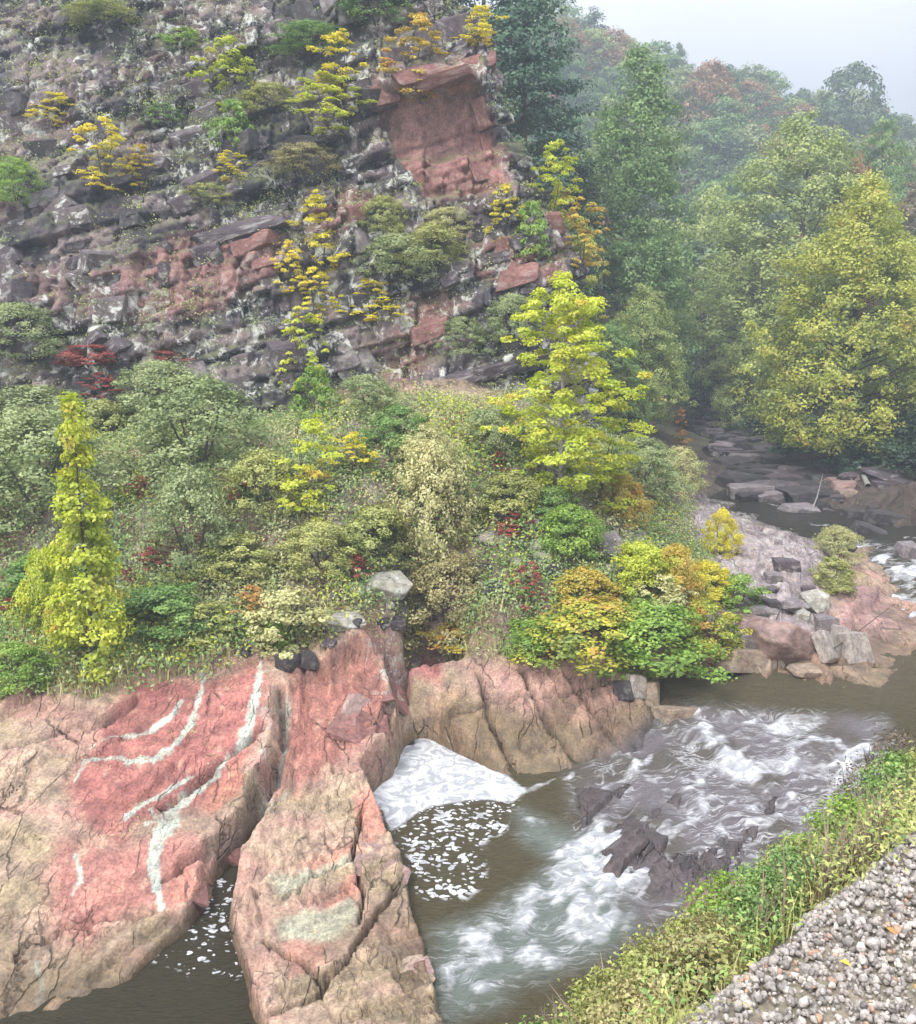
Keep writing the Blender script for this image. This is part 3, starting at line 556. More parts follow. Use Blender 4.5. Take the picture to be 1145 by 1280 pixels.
d = (b1 - .4) * .8 + (r1 - .5) * .8 + ((b2 - .5) * .62 + (r2 - .5) * .3) * (1 - .8 * smoothA) + ((b3 - .5) * .16) * (1 - .55 * smoothA)
d -= (1 - sstep(0, .09, e2)) * .13 * (1 - .8 * smoothA) + (1 - sstep(0, .12, e1)) * .22 + (1 - sstep(0, .05, e3)) * .06 * (1 - .5 * smoothA)
d += (fbm(X / 2.5, Z / 2.5, Y / 2.5, seed=74, octv=5) - .5) * .75 * (1 - .6 * smoothA) + (fbm(X * 2, Z * 2, Y * 2, seed=75, octv=3) - .5) * .08
crev = smoothA * (1 - sstep(0, .06, abs(fbm(X / 1.6 + Z * .1, Z / 4, seed=76) - .5))) * .18
d = d * (1 - smoothA * .75) - smoothA * .75 - crev
ledge = cpoly(.12, (462, 92), (480, 100), (600, 78), (604, 100), (560, 108), (470, 122)); d = d * (1 - ledge * .6) + ledge * .45
kx = np.where(back.ravel() > 0, np.clip(bs.ravel() / .5, 0, 1), 0)
capf = sstep(34.5, 36, Z)
V = np.c_[X + d * (.15 * (1 - kx) + .95 * kx), Y - d * (.93 * (1 - kx) + .1 * kx) + capf * 14, Z + d * .12]
cc_ = np.tile([.060, .054, .064], (len(X), 1))
cn = fbm(X / 2.2, Z / 1.4, Y / 2, seed=77, octv=5)
cc_ = mixc(cc_, (.22, .175, .175), sstep(.50, .64, cn)); cc_ = mixc(cc_, (.035, .032, .04), sstep(.5, .36, cn)); cc_ = mixc(cc_, (.18, .10, .09), sstep(.55, .7, fbm(X / 3, Z / 1.6, Y / 3, seed=78)) * .35)
for mk, col in [(redA, (.33, .185, .16)), (redA_low, (.30, .155, .14)), (redB, (.27, .14, .13)), (redC, (.26, .13, .12)), (redD, (.28, .145, .125)), (redE, (.28, .135, .125)), (redF, (.19, .12, .12)), (ledge, (.28, .18, .16))]:
    cc_ = mixc(cc_, col, mk * .88)
stain = sstep(.5, .7, fbm(X * 1.5, Z * .3, seed=79)) * smoothA; cc_ = mixc(cc_, (.32, .24, .18), stain * .5)
cc_ = cc_ * (1 + .55 * (b2 - .5) + .25 * (b3 - .5))[:, None]
lichc = np.clip(sstep(.34, .52, fbm(X / 4, Z / 4, Y / 4, seed=82)) * (1 - redA) * (1 - .7 * redB) + cpoly(.7, (0, 330), (120, 330), (300, 380), (520, 450), (480, 500), (0, 460)) * .5, 0, 1)
cm = mesh_np('cliff', V, grid_faces(NZ, NX + NS), smooth=False, attrs={'wet': X * 0, 'lichen': lichc}, colors={'col': np.clip(cc_, .01, 1)})
M_cliff = rock_material('cliff_rock', 5, .6, lichen=1, moss=.75)
cliff = link('rock_cliff', cm, M_cliff, kind='structure')
print('terrain done')
# ================================================================ finding places on the built rock
def tree_of(me):
    n = len(me.vertices); v = np.empty(n * 3, np.float32); me.vertices.foreach_get('co', v)
    f = np.empty(len(me.polygons) * 4, np.int32); me.loops.foreach_get('vertex_index', f)
    return BVHTree.FromPolygons(v.reshape(-1, 3).tolist(), f.reshape(-1, 4).tolist())
T_bank, T_cliff, T_ground = tree_of(bm_), tree_of(cm), tree_of(gm)
def drop(px, py, only=None):
    d = Vector(sight(px, py)[0]).normalized(); best = None
    for T in (only or (T_bank, T_cliff, T_ground)):
        h = T.ray_cast(Vector(CAM), d, 500)
        if h[0] is not None and (best is None or h[3] < best[3]): best = h
    if best is None: p = at_Y(px, py, 100); return Vector(p), Vector((0, 0, 1))
    return best[0], best[1]
def depth(p): return float(np.dot(np.array(p) - CAM, FWD))
def gz_(x, y):
    for T in (T_bank, T_ground):
        h = T.ray_cast(Vector((x, y, 300)), Vector((0, 0, -1)), 500)
        if h[0] is not None: return h[0].z
    return 0.0
# ---------------------------------------------------------------- leafy crowns (unit height and width)
def leaves_mesh(name, C, N, size, tint, aspect=.62, seed=0):
    """one kite-shaped leaf per centre C with normal N"""
    r = np.random.default_rng(seed); n = len(C)
    N = N / (np.linalg.norm(N, axis=1)[:, None] + 1e-9)
    a = r.normal(size=(n, 3)); T = np.cross(N, a); T /= np.linalg.norm(T, axis=1)[:, None] + 1e-9; B = np.cross(N, T)
    s = (size * r.uniform(.45, 1.55, n))[:, None]
    fold = .22 * s * N
    V = np.stack([C - T * s * .5, C + B * s * aspect * .5 + T * s * .06 + fold, C + T * s * .5, C - B * s * aspect * .5 + T * s * .06 + fold], 1).reshape(-1, 3)
    F = np.arange(n * 4).reshape(n, 4)
    return V, F, np.repeat(np.clip(tint, 0, 1), 4)
def crown(name, env, nclump, nleaf, cr, leaf, flat=.55, seed=0, shell=.55, up=.6, hole=0.0, z0=0.0, clusters=None, asym=.18, asp=1.0):
    r = np.random.default_rng(seed)
    tt = r.uniform(0, 1, nclump * 4); keep = r.uniform(0, 1, len(tt)) < np.clip(env(tt) * 2.2, .12, 1); tt = tt[keep][:nclump]; n = len(tt)
    th = r.uniform(0, 2 * np.pi, n); rad = env(tt) * .5 * (shell + (1 - shell) * r.uniform(0, 1, n) ** .5) * r.uniform(.72, 1.1, n)
    lob = 1 + asym * np.sin(th * 3 + tt * 6 + seed) + asym * .7 * np.sin(th * 5 - tt * 11 + seed * 2)
    C0 = np.c_[np.cos(th) * rad * lob, np.sin(th) * rad * lob, (z0 + tt * (1 - z0)) * asp]
    ct = r.uniform(0, 1, n); crr = cr * r.uniform(.55, 1.35, n)
    idx = np.repeat(np.arange(n), nleaf)
    off = r.normal(size=(len(idx), 3)); off /= np.linalg.norm(off, axis=1)[:, None]; off *= (r.uniform(0, 1, len(idx)) ** .45)[:, None]
    out = C0[idx] * np.array([1, 1, 0]); out /= np.linalg.norm(out, axis=1)[:, None] + 1e-6
    P = C0[idx] + off * crr[idx][:, None] * np.array([1, 1, flat]) - np.array([0, 0, 1]) * (np.abs(off[:, 0]) * crr[idx] * .25)[:, None]
    N = out * .5 + off * .55 + np.array([0, 0, up]) + r.normal(size=off.shape) * .38
    tint = .5 * ct[idx] + .35 * r.uniform(0, 1, len(idx)) + .15 * (off[:, 2] * .5 + .5) 
    V, F, T = leaves_mesh(name, P, N, np.full(len(P), leaf), tint, seed=seed + 1)
    me = mesh_np(name, V, F, attrs={'tint': T}, smooth=False)
    return me, C0
def tubes(name, lines, sides=6):
    V, F = [], []
    for pts, rad in lines:
        pts = [Vector(p) for p in pts]; b = len(V); n = len(pts)
        for i, p in enumerate(pts):
            d = (pts[min(i + 1, n - 1)] - pts[max(i - 1, 0)]).normalized(); a = d.orthogonal().normalized(); c_ = d.cross(a)
            for k in range(sides): th = 2 * math.pi * k / sides; V.append(p + (a * math.cos(th) + c_ * math.sin(th)) * rad[i])
        for i in range(n - 1):
            for k in range(sides): F.append((b + i * sides + k, b + i * sides + (k + 1) % sides, b + (i + 1) * sides + (k + 1) % sides, b + (i + 1) * sides + k))
    return mesh_np(name, np.array([tuple(v) for v in V]), np.array(F))
def limbs(name, C0, asp_, r0=.03, top=.95, nl=26, seed=0, lean=.02, multi=1, zbase=0.0):
    top = top * asp_
    r = random.Random(seed); L = []
    for s in range(multi):
        a = r.uniform(0, 6.28); sp = 0 if multi == 1 else .22
        ex, ey = math.cos(a) * sp, math.sin(a) * sp; n = 9
        pts = [(ex * t * (1.3 - .3 * t) + r.uniform(-1, 1) * lean * t, ey * t * (1.3 - .3 * t) + r.uniform(-1, 1) * lean * t, top * (t if multi == 1 else t * r.uniform(.85, 1))) for t in [i / (n - 1) for i in range(n)]]
        pts[0] = (0, 0, -.06); L.append((pts, [r0 * (1.25 if i == 0 else 1) * (1 - i / (n - 1)) ** .8 + .0015 for i in range(n)]))
        sel = r.sample(range(len(C0)), min(nl // multi, len(C0)))
        for k in sel:
            c_ = Vector(C0[k]); h = max(.04, c_.z - (.12 + .25 * math.hypot(c_.x, c_.y)) * .8); j = min(n - 1, max(0, h / top * (n - 1))); i0 = int(j); p0 = Vector(pts[i0]).lerp(Vector(pts[min(n - 1, i0 + 1)]), j - i0)
            mid = p0.lerp(c_, .55) + Vector((0, 0, -.02 + r.uniform(-.01, .02))); rr_ = r0 * .33 * (1 - h / top * .7)
            L.append(([p0, mid, c_], [rr_, rr_ * .6, .001]))
    return tubes(name, L, 5)
E_dome = lambda t: np.sqrt(np.clip(1 - (t * 1.0) ** 2.2, 0, 1)) * (.88 + .12 * np.minimum(1, t * 5))
E_egg = lambda t: np.clip(np.sin(np.pi * np.clip(t * .86 + .12, 0, 1)) ** .7, 0, 1)
E_cone = lambda t: np.clip(1.02 - t, 0, 1) ** .75 * np.minimum(1, .45 + t * 4)
E_spire = lambda t: np.clip(1.03 - t, 0, 1) ** .55 * np.minimum(1, .55 + t * 2)
E_maple = lambda t: np.interp(t, [0, .12, .35, .6, .85, 1], [.55, .85, 1, .8, .45, .08])
E_full = lambda t: np.interp(t, [0, .1, .3, .55, .8, .93, 1], [.7, .92, 1, .88, .58, .28, .06])
E_big = lambda t: np.interp(t, [0, .1, .25, .5, .75, .92, 1], [.62, .9, 1, .8, .48, .2, .05])
E_tall = lambda t: np.interp(t, [0, .15, .4, .7, .88, 1], [.7, .95, 1, .72, .42, .1])
E_spray = lambda t: np.interp(t, [0, .2, .5, .8, 1], [.5, .9, 1, .7, .25])
PROTO = {}
def proto(kind, asp, env, nc, nl, cr, leaf, variants=2, r0=.02, multi=1, nlimb=18, foliage='foliage', stem='stem', top=.9, **kw):
    PROTO[kind] = []
    for i in range(variants):
        me, C0 = crown(kind + '_foliage', env, nc, nl, cr, leaf, seed=hash_(kind) + i * 13, asp=asp, **kw)
        PROTO[kind].append((me, limbs(kind + '_stem', C0, asp, r0, top, nlimb, seed=i + 3, multi=multi)))
    PROTO[kind + '#'] = (foliage, stem, asp)
def hash_(s): return sum((i + 1) * ord(c) for i, c in enumerate(s)) % 9973
proto('bush', .9, E_dome, 110, 80, .115, .034, 3, .010, 4, 20, shell=.5, flat=.7)
proto('sage', .95, E_dome, 170, 75, .095, .025, 3, .010, 4, 24, shell=.5, flat=.75, up=.5)
proto('spray', 1.1, E_spray, 60, 55, .11, .044, 3, .014, 2, 20, flat=.24, up=1.6, shell=.35, asym=.4)
proto('fern', .8, E_dome, 60, 50, .13, .048, 2, .012, 4, 14, flat=.5, up=.9)
proto('sapling', 3.2, E_cone, 170, 60, .14, .055, 2, .03, 1, 30, shell=.45, top=.95, foliage='crown', stem='trunk')
proto('maple', 1.6, E_maple, 260, 90, .066, .022, 2, .02, 1, 60, shell=.25, flat=.4, up=1.0, asym=.3, top=.93, z0=.12, foliage='crown', stem='trunk')
proto('bigtree', 1.45, E_big, 480, 95, .058, .0135, 2, .02, 1, 90, shell=.72, flat=.8, up=.5, foliage='crown', stem='trunk', top=.95, z0=.10, asym=.12)
proto('broad', 1.4, E_full, 320, 75, .07, .0165, 2, .02, 1, 70, shell=.6, flat=.6, foliage='crown', stem='trunk', top=.95, z0=.04)
proto('tall', 3.0, E_tall, 300, 80, .12, .028, 2, .03, 1, 80, shell=.5, flat=.6, foliage='crown', stem='trunk', top=.97, z0=.05)
proto('hemlock', 2.4, E_spire, 330, 60, .12, .026, 2, .03, 1, 60, shell=.4, flat=.3, up=.6, foliage='crown', stem='trunk', top=.98, z0=.02)
proto('far_broad', 1.4, E_full, 100, 46, .13, .042, 3, .03, 1, 18, shell=.65, foliage='crown', stem='trunk', z0=.03)
proto('far_round', 1.25, E_dome, 95, 46, .13, .042, 3, .03, 1, 18, shell=.65, foliage='crown', stem='trunk', z0=.05)
proto('far_cone', 1.8, E_cone, 100, 46, .13, .042, 2, .03, 1, 12, shell=.5, foliage='crown', stem='trunk', z0=.02)
proto('weed', .8, E_dome, 110, 50, .13, .034, 3, .006, 7, 35, shell=.3, flat=.8, up=.5)
proto('stalk', 1.3, E_egg, 90, 22, .12, .028, 2, .009, 22, 90, shell=.2, flat=1.3, up=.1)
# leaf colours
LM = {}
def lm(k, a, b, c, **kw): LM[k] = leaf_material(k + '_leaf', a, b, c, **kw)
lm('sage', (.16, .22, .085), (.30, .37, .15), (.46, .50, .24)); lm('green', (00.085, 00.160, 00.043), (00.186, 00.321, 00.076), (00.371, 00.524, 00.135)); lm('fresh', (00.115, 00.218, 00.034), (00.253, 00.414, 00.057), (00.437, 00.575, 00.103), trans=.4)
lm('lime', (.32, .41, .035), (.57, .64, .055), (.76, .76, .10), trans=.4, patch=.12, patchcol=(.62, .42, .06)); lm('yellow', (.58, .48, .03), (.80, .70, .05), (.86, .78, .10), trans=.4)
lm('gold', (00.402, 00.310, 00.046), (00.632, 00.483, 00.069), (00.759, 00.598, 00.138), trans=.35, patch=.2, patchcol=(.55, .22, .05)); lm('olive', (00.200, 00.226, 00.064), (00.362, 00.390, 00.109), (00.597, 00.597, 00.200)); lm('dry', (00.216, 00.186, 00.072), (00.384, 00.342, 00.144), (00.540, 00.492, 00.240))
lm('straw', (00.370, 00.356, 00.145), (00.528, 00.515, 00.224), (00.660, 00.634, 00.317)); lm('red', (0.160, 0.035, 0.030), (0.360, 0.075, 0.060), (0.520, 0.160, 0.130)); lm('orange', (00.360, 00.160, 00.040), (00.550, 00.290, 00.070), (00.660, 00.420, 00.120), trans=.35); lm('brown', (.14, .10, .07), (.24, .175, .12), (.34, .26, .18))
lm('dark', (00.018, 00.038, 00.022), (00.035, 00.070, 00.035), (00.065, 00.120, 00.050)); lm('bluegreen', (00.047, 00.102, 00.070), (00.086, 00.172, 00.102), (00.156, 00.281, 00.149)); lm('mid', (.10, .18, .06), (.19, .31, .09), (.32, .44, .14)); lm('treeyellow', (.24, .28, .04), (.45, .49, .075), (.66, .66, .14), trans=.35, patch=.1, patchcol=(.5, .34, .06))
lm('treeolive', (.18, .235, .065), (.34, .42, .12), (.50, .56, .19)); lm('rust', (00.240, 00.120, 00.060), (00.380, 00.210, 00.100), (00.500, 00.310, 00.150)); lm('hillgreen', (00.070, 00.119, 00.056), (00.126, 00.189, 00.084), (00.196, 00.266, 00.119)); lm('mixed', (00.120, 00.192, 00.036), (00.384, 00.456, 00.060), (00.696, 00.576, 00.072), trans=.35, patch=.3, patchcol=(.62, .34, .06))
B_dark = bark_material('dark_bark', (.045, .035, .028), (.10, .085, .07)); B_pale = bark_material('pale_bark', (.16, .15, .13), (.38, .36, .33))
_cnt = {}
def plant(kind, name, base, h, w, mat, label, cat, group=None, bark=None, rot=None, lean=0.0):
    vs = PROTO[kind]; k = _cnt.get(kind, 0); _cnt[kind] = k + 1; fol, stem = vs[k % len(vs)]; fn_, sn, asp = PROTO[kind + '#']
    o = bpy.data.objects.new(name, None); COL.objects.link(o); o.empty_display_size = .2
    o.location = base; o.scale = (w, w, h / asp); o.rotation_euler = (lean * random.uniform(-1, 1), lean * random.uniform(-1, 1), random.uniform(0, 6.28) if rot is None else rot)
    o['label'] = label; o['category'] = cat
    if group: o['group'] = group
    link(sn, stem, bark or B_dark, o); link(fn_, fol, LM[mat], o); return o
def spot(px, py, hpx, wpx, kind, mat, label, name='shrub', cat='shrub', group=None, sink=.05, **kw):
    p, n = drop(px, py); dd = depth(p); h = hpx * dd / FPX * (.85 if kind in ('sage', 'bush') else 1); w = wpx * dd / FPX * (1.12 if kind in ('sage', 'bush') else 1)
    return plant(kind, name, (p.x, p.y, p.z - sink * h), h * (1 + sink), w, mat, label, cat, group, **kw)
def stand(px, Y, top, wpx, kind, mat, label, name='tree', cat='tree', group=None, z=None, **kw):
    """a tree rooted at distance Y whose top reaches the sight line through (px, top)"""
    p = at_Y(px, 500, Y); zg = gz_(p[0], Y) if z is None else z; tp = at_Y(px, top, Y)[2]; dd = depth((p[0], Y, 8))
    return plant(kind, name, (p[0], Y, zg - .2), tp - zg + .2, wpx * dd / FPX, mat, label, cat, group, **kw)

# ---------------------------------------------------------------- trees up the valley
TG = 'trees along the stream'
stand(648, 64, -70, 200, 'hemlock', 'bluegreen', 'tall dark blue-green hemlock right behind the cliff edge', 'hemlock_tree', group='hemlocks behind the cliff')
stand(600, 70, -160, 190, 'hemlock', 'bluegreen', 'dark hemlock rising over the cliff top ledge, mostly hidden', 'hemlock_tree', group='hemlocks behind the cliff')
stand(690, 70, 150, 150, 'hemlock', 'dark', 'shorter dark hemlock between the cliff and the tall green tree', 'hemlock_tree', group='hemlocks behind the cliff')
stand(785, 74, 55, 150, 'tall', 'mid', 'tallest narrow green tree beside the cliff with a pale leaning trunk', 'tulip_tree', group=TG, bark=B_pale)
stand(752, 72, 150, 190, 'broad', 'mid', 'green tree with some orange at its top, left of the tallest narrow tree', 'broadleaf_tree', group=TG, bark=B_pale)
stand(700, 60, 235, 110, 'maple', 'mixed', 'yellow-green tree hugging the cliff corner', 'young_tree', group=TG)
stand(812, 78, 300, 120, 'broad', 'mid', 'mid green lower tree closing the gap above the stream', 'broadleaf_tree', group=TG)
stand(800, 58, 355, 120, 'broad', 'treeolive', 'olive tree with yellowing lower boughs at the left edge of the stream gap', 'broadleaf_tree', group=TG)
stand(760, 55, 400, 120, 'broad', 'mid', 'small green tree behind the lime-yellow maple', 'broadleaf_tree', group=TG)
stand(985, 84, 133, 310, 'bigtree', 'treeolive', 'largest olive-green tree standing over the far side of the stream', 'broadleaf_tree', group=TG)
stand(1075, 96, 150, 150, 'broad', 'mid', 'pointed green tree top right behind the largest olive tree', 'broadleaf_tree', group=TG)
stand(942, 90, 300, 110, 'broad', 'treeolive', 'low olive tree at the foot of the largest olive tree', 'broadleaf_tree', group=TG)
stand(935, 76, 400, 90, 'broad', 'treeolive', 'olive tree leaning over the dark stream gap', 'broadleaf_tree', group=TG)
stand(1048, 84, 190, 85, 'broad', 'rust', 'rust-orange tree between the olive tree and the yellow tree', 'broadleaf_tree', group=TG)
stand(985, 78, 290, 60, 'broad', 'rust', 'small rust-tinged tree left of the yellow tree top', 'broadleaf_tree', group=TG)
stand(1062, 56, 222, 275, 'bigtree', 'treeyellow', 'big yellow-green tree on the far bank with its trunk in view', 'broadleaf_tree', group=TG, z=3.2)
stand(1062, 58, 260, 250, 'broad', 'treeolive', 'olive tree close behind the big yellow-green tree', 'broadleaf_tree', group=TG)
stand(1150, 88, 215, 190, 'broad', 'brown', 'brownish tree cut by the right edge above the yellow tree', 'broadleaf_tree', group=TG)
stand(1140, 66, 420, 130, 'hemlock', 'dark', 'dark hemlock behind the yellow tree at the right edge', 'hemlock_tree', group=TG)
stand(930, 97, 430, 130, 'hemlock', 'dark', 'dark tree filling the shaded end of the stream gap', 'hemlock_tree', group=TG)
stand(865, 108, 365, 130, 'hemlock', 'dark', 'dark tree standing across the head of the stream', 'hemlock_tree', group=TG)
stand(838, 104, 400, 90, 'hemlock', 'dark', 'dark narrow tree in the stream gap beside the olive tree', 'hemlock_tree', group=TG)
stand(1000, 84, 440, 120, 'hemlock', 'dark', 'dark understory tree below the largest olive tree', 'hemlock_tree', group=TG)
UG = 'dark rhododendrons on the far bank'
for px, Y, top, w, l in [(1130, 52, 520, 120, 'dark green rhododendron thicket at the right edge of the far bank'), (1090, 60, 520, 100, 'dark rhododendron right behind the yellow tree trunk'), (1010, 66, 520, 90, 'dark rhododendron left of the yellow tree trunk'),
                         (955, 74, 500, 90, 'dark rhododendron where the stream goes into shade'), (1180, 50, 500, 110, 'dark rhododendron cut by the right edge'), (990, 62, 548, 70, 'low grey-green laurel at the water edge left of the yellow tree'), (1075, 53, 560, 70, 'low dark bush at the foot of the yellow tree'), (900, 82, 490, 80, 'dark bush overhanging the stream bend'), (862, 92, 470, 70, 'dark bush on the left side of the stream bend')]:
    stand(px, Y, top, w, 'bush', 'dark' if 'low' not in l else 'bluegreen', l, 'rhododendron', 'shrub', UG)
# far hillside
HG = 'trees on the misty hillside'; r_ = random.Random(5)
HL = {'hillgreen': 'hazy green tree in the misty hillside wood', 'treeolive': 'hazy olive tree in the misty hillside wood', 'rust': 'hazy rust-brown tree in the misty hillside wood', 'mid': 'hazy mid green tree in the misty hillside wood', 'sage': 'pale grey-green tree in the misty hillside wood'}
Y = 104.0
while Y < 272:
    step = 6.0 + (Y - 104) * .014; x = .02 * Y
    while x < .70 * Y:
        jx, jy = x + r_.uniform(-2.5, 2.5), Y + r_.uniform(-3, 3); zg = gz_(jx, jy); hh = r_.uniform(10, 16.5); p = np.array([jx, jy, zg + hh]) - CAM
        py = 640 - FPX * np.dot(p, UPV) / np.dot(p, FWD); pxx = 572.5 + FPX * p[0] / np.dot(p, FWD)
        if 655 < pxx < 1200 and not (pxx < 850 and Y < 130 and py > 330):
            m = r_.choices(['hillgreen', 'treeolive', 'rust', 'mid', 'sage'], [5, 4, 2, 3, 2])[0]; kd = r_.choices(['far_broad', 'far_round', 'far_cone'], [5, 3, 1])[0]
            ty = ['on the ridge crest', 'high on the misty hillside', 'halfway up the misty hillside', 'low on the misty hillside'][0 if Y > 245 else 1 if Y > 200 else 2 if Y > 150 else 3]
            wh = next(s for lim, s in [(715, 'just right of the dark hemlock'), (760, 'left of the tallest narrow tree top'), (805, 'behind the tallest narrow tree'), (850, 'right of the tallest narrow tree'), (900, 'above the stream gap'), (950, 'up left of the largest olive tree'), (1000, 'behind the largest olive tree'), (1050, 'above the rust-orange tree'), (1100, 'up behind the yellow tree'), (9999, 'near the right edge')] if pxx < lim)
            ww = hh * r_.uniform(.7, 1.0); lb = {'far_broad': 'broad', 'far_round': 'round', 'far_cone': 'pointed'}[kd] + ' ' + {'hillgreen': 'green', 'treeolive': 'olive', 'rust': 'rust-brown', 'mid': 'fresh green', 'sage': 'grey-green'}[m] + ' tree ' + ty + ', ' + wh
            plant(kd, 'hillside_tree', (jx, jy, zg - .5), hh, ww, m, lb, 'tree', HG)
        x += step * r_.uniform(.85, 1.2)
    Y += step * .92
stand(868, 205, 78, 85, 'far_round', 'rust', 'tall rust-orange tree standing out in the misty hillside', 'hillside_tree', group=HG)
stand(1035, 215, 82, 95, 'far_round', 'hillgreen', 'round dark green crown topping the ridge skyline', 'hillside_tree', group=HG)
stand(830, 240, 45, 40, 'far_cone', 'hillgreen', 'pointed tree on the skyline left of the tall rust-orange tree', 'hillside_tree', group=HG)
stand(730, 240, 8, 60, 'far_cone', 'hillgreen', 'highest pale tree of the skyline near the top edge', 'hillside_tree', group=HG)
stand(875, 118, 230, 110, 'far_broad', 'treeolive', 'pale olive crown in the mist above the stream gap', 'hillside_tree', group=HG)

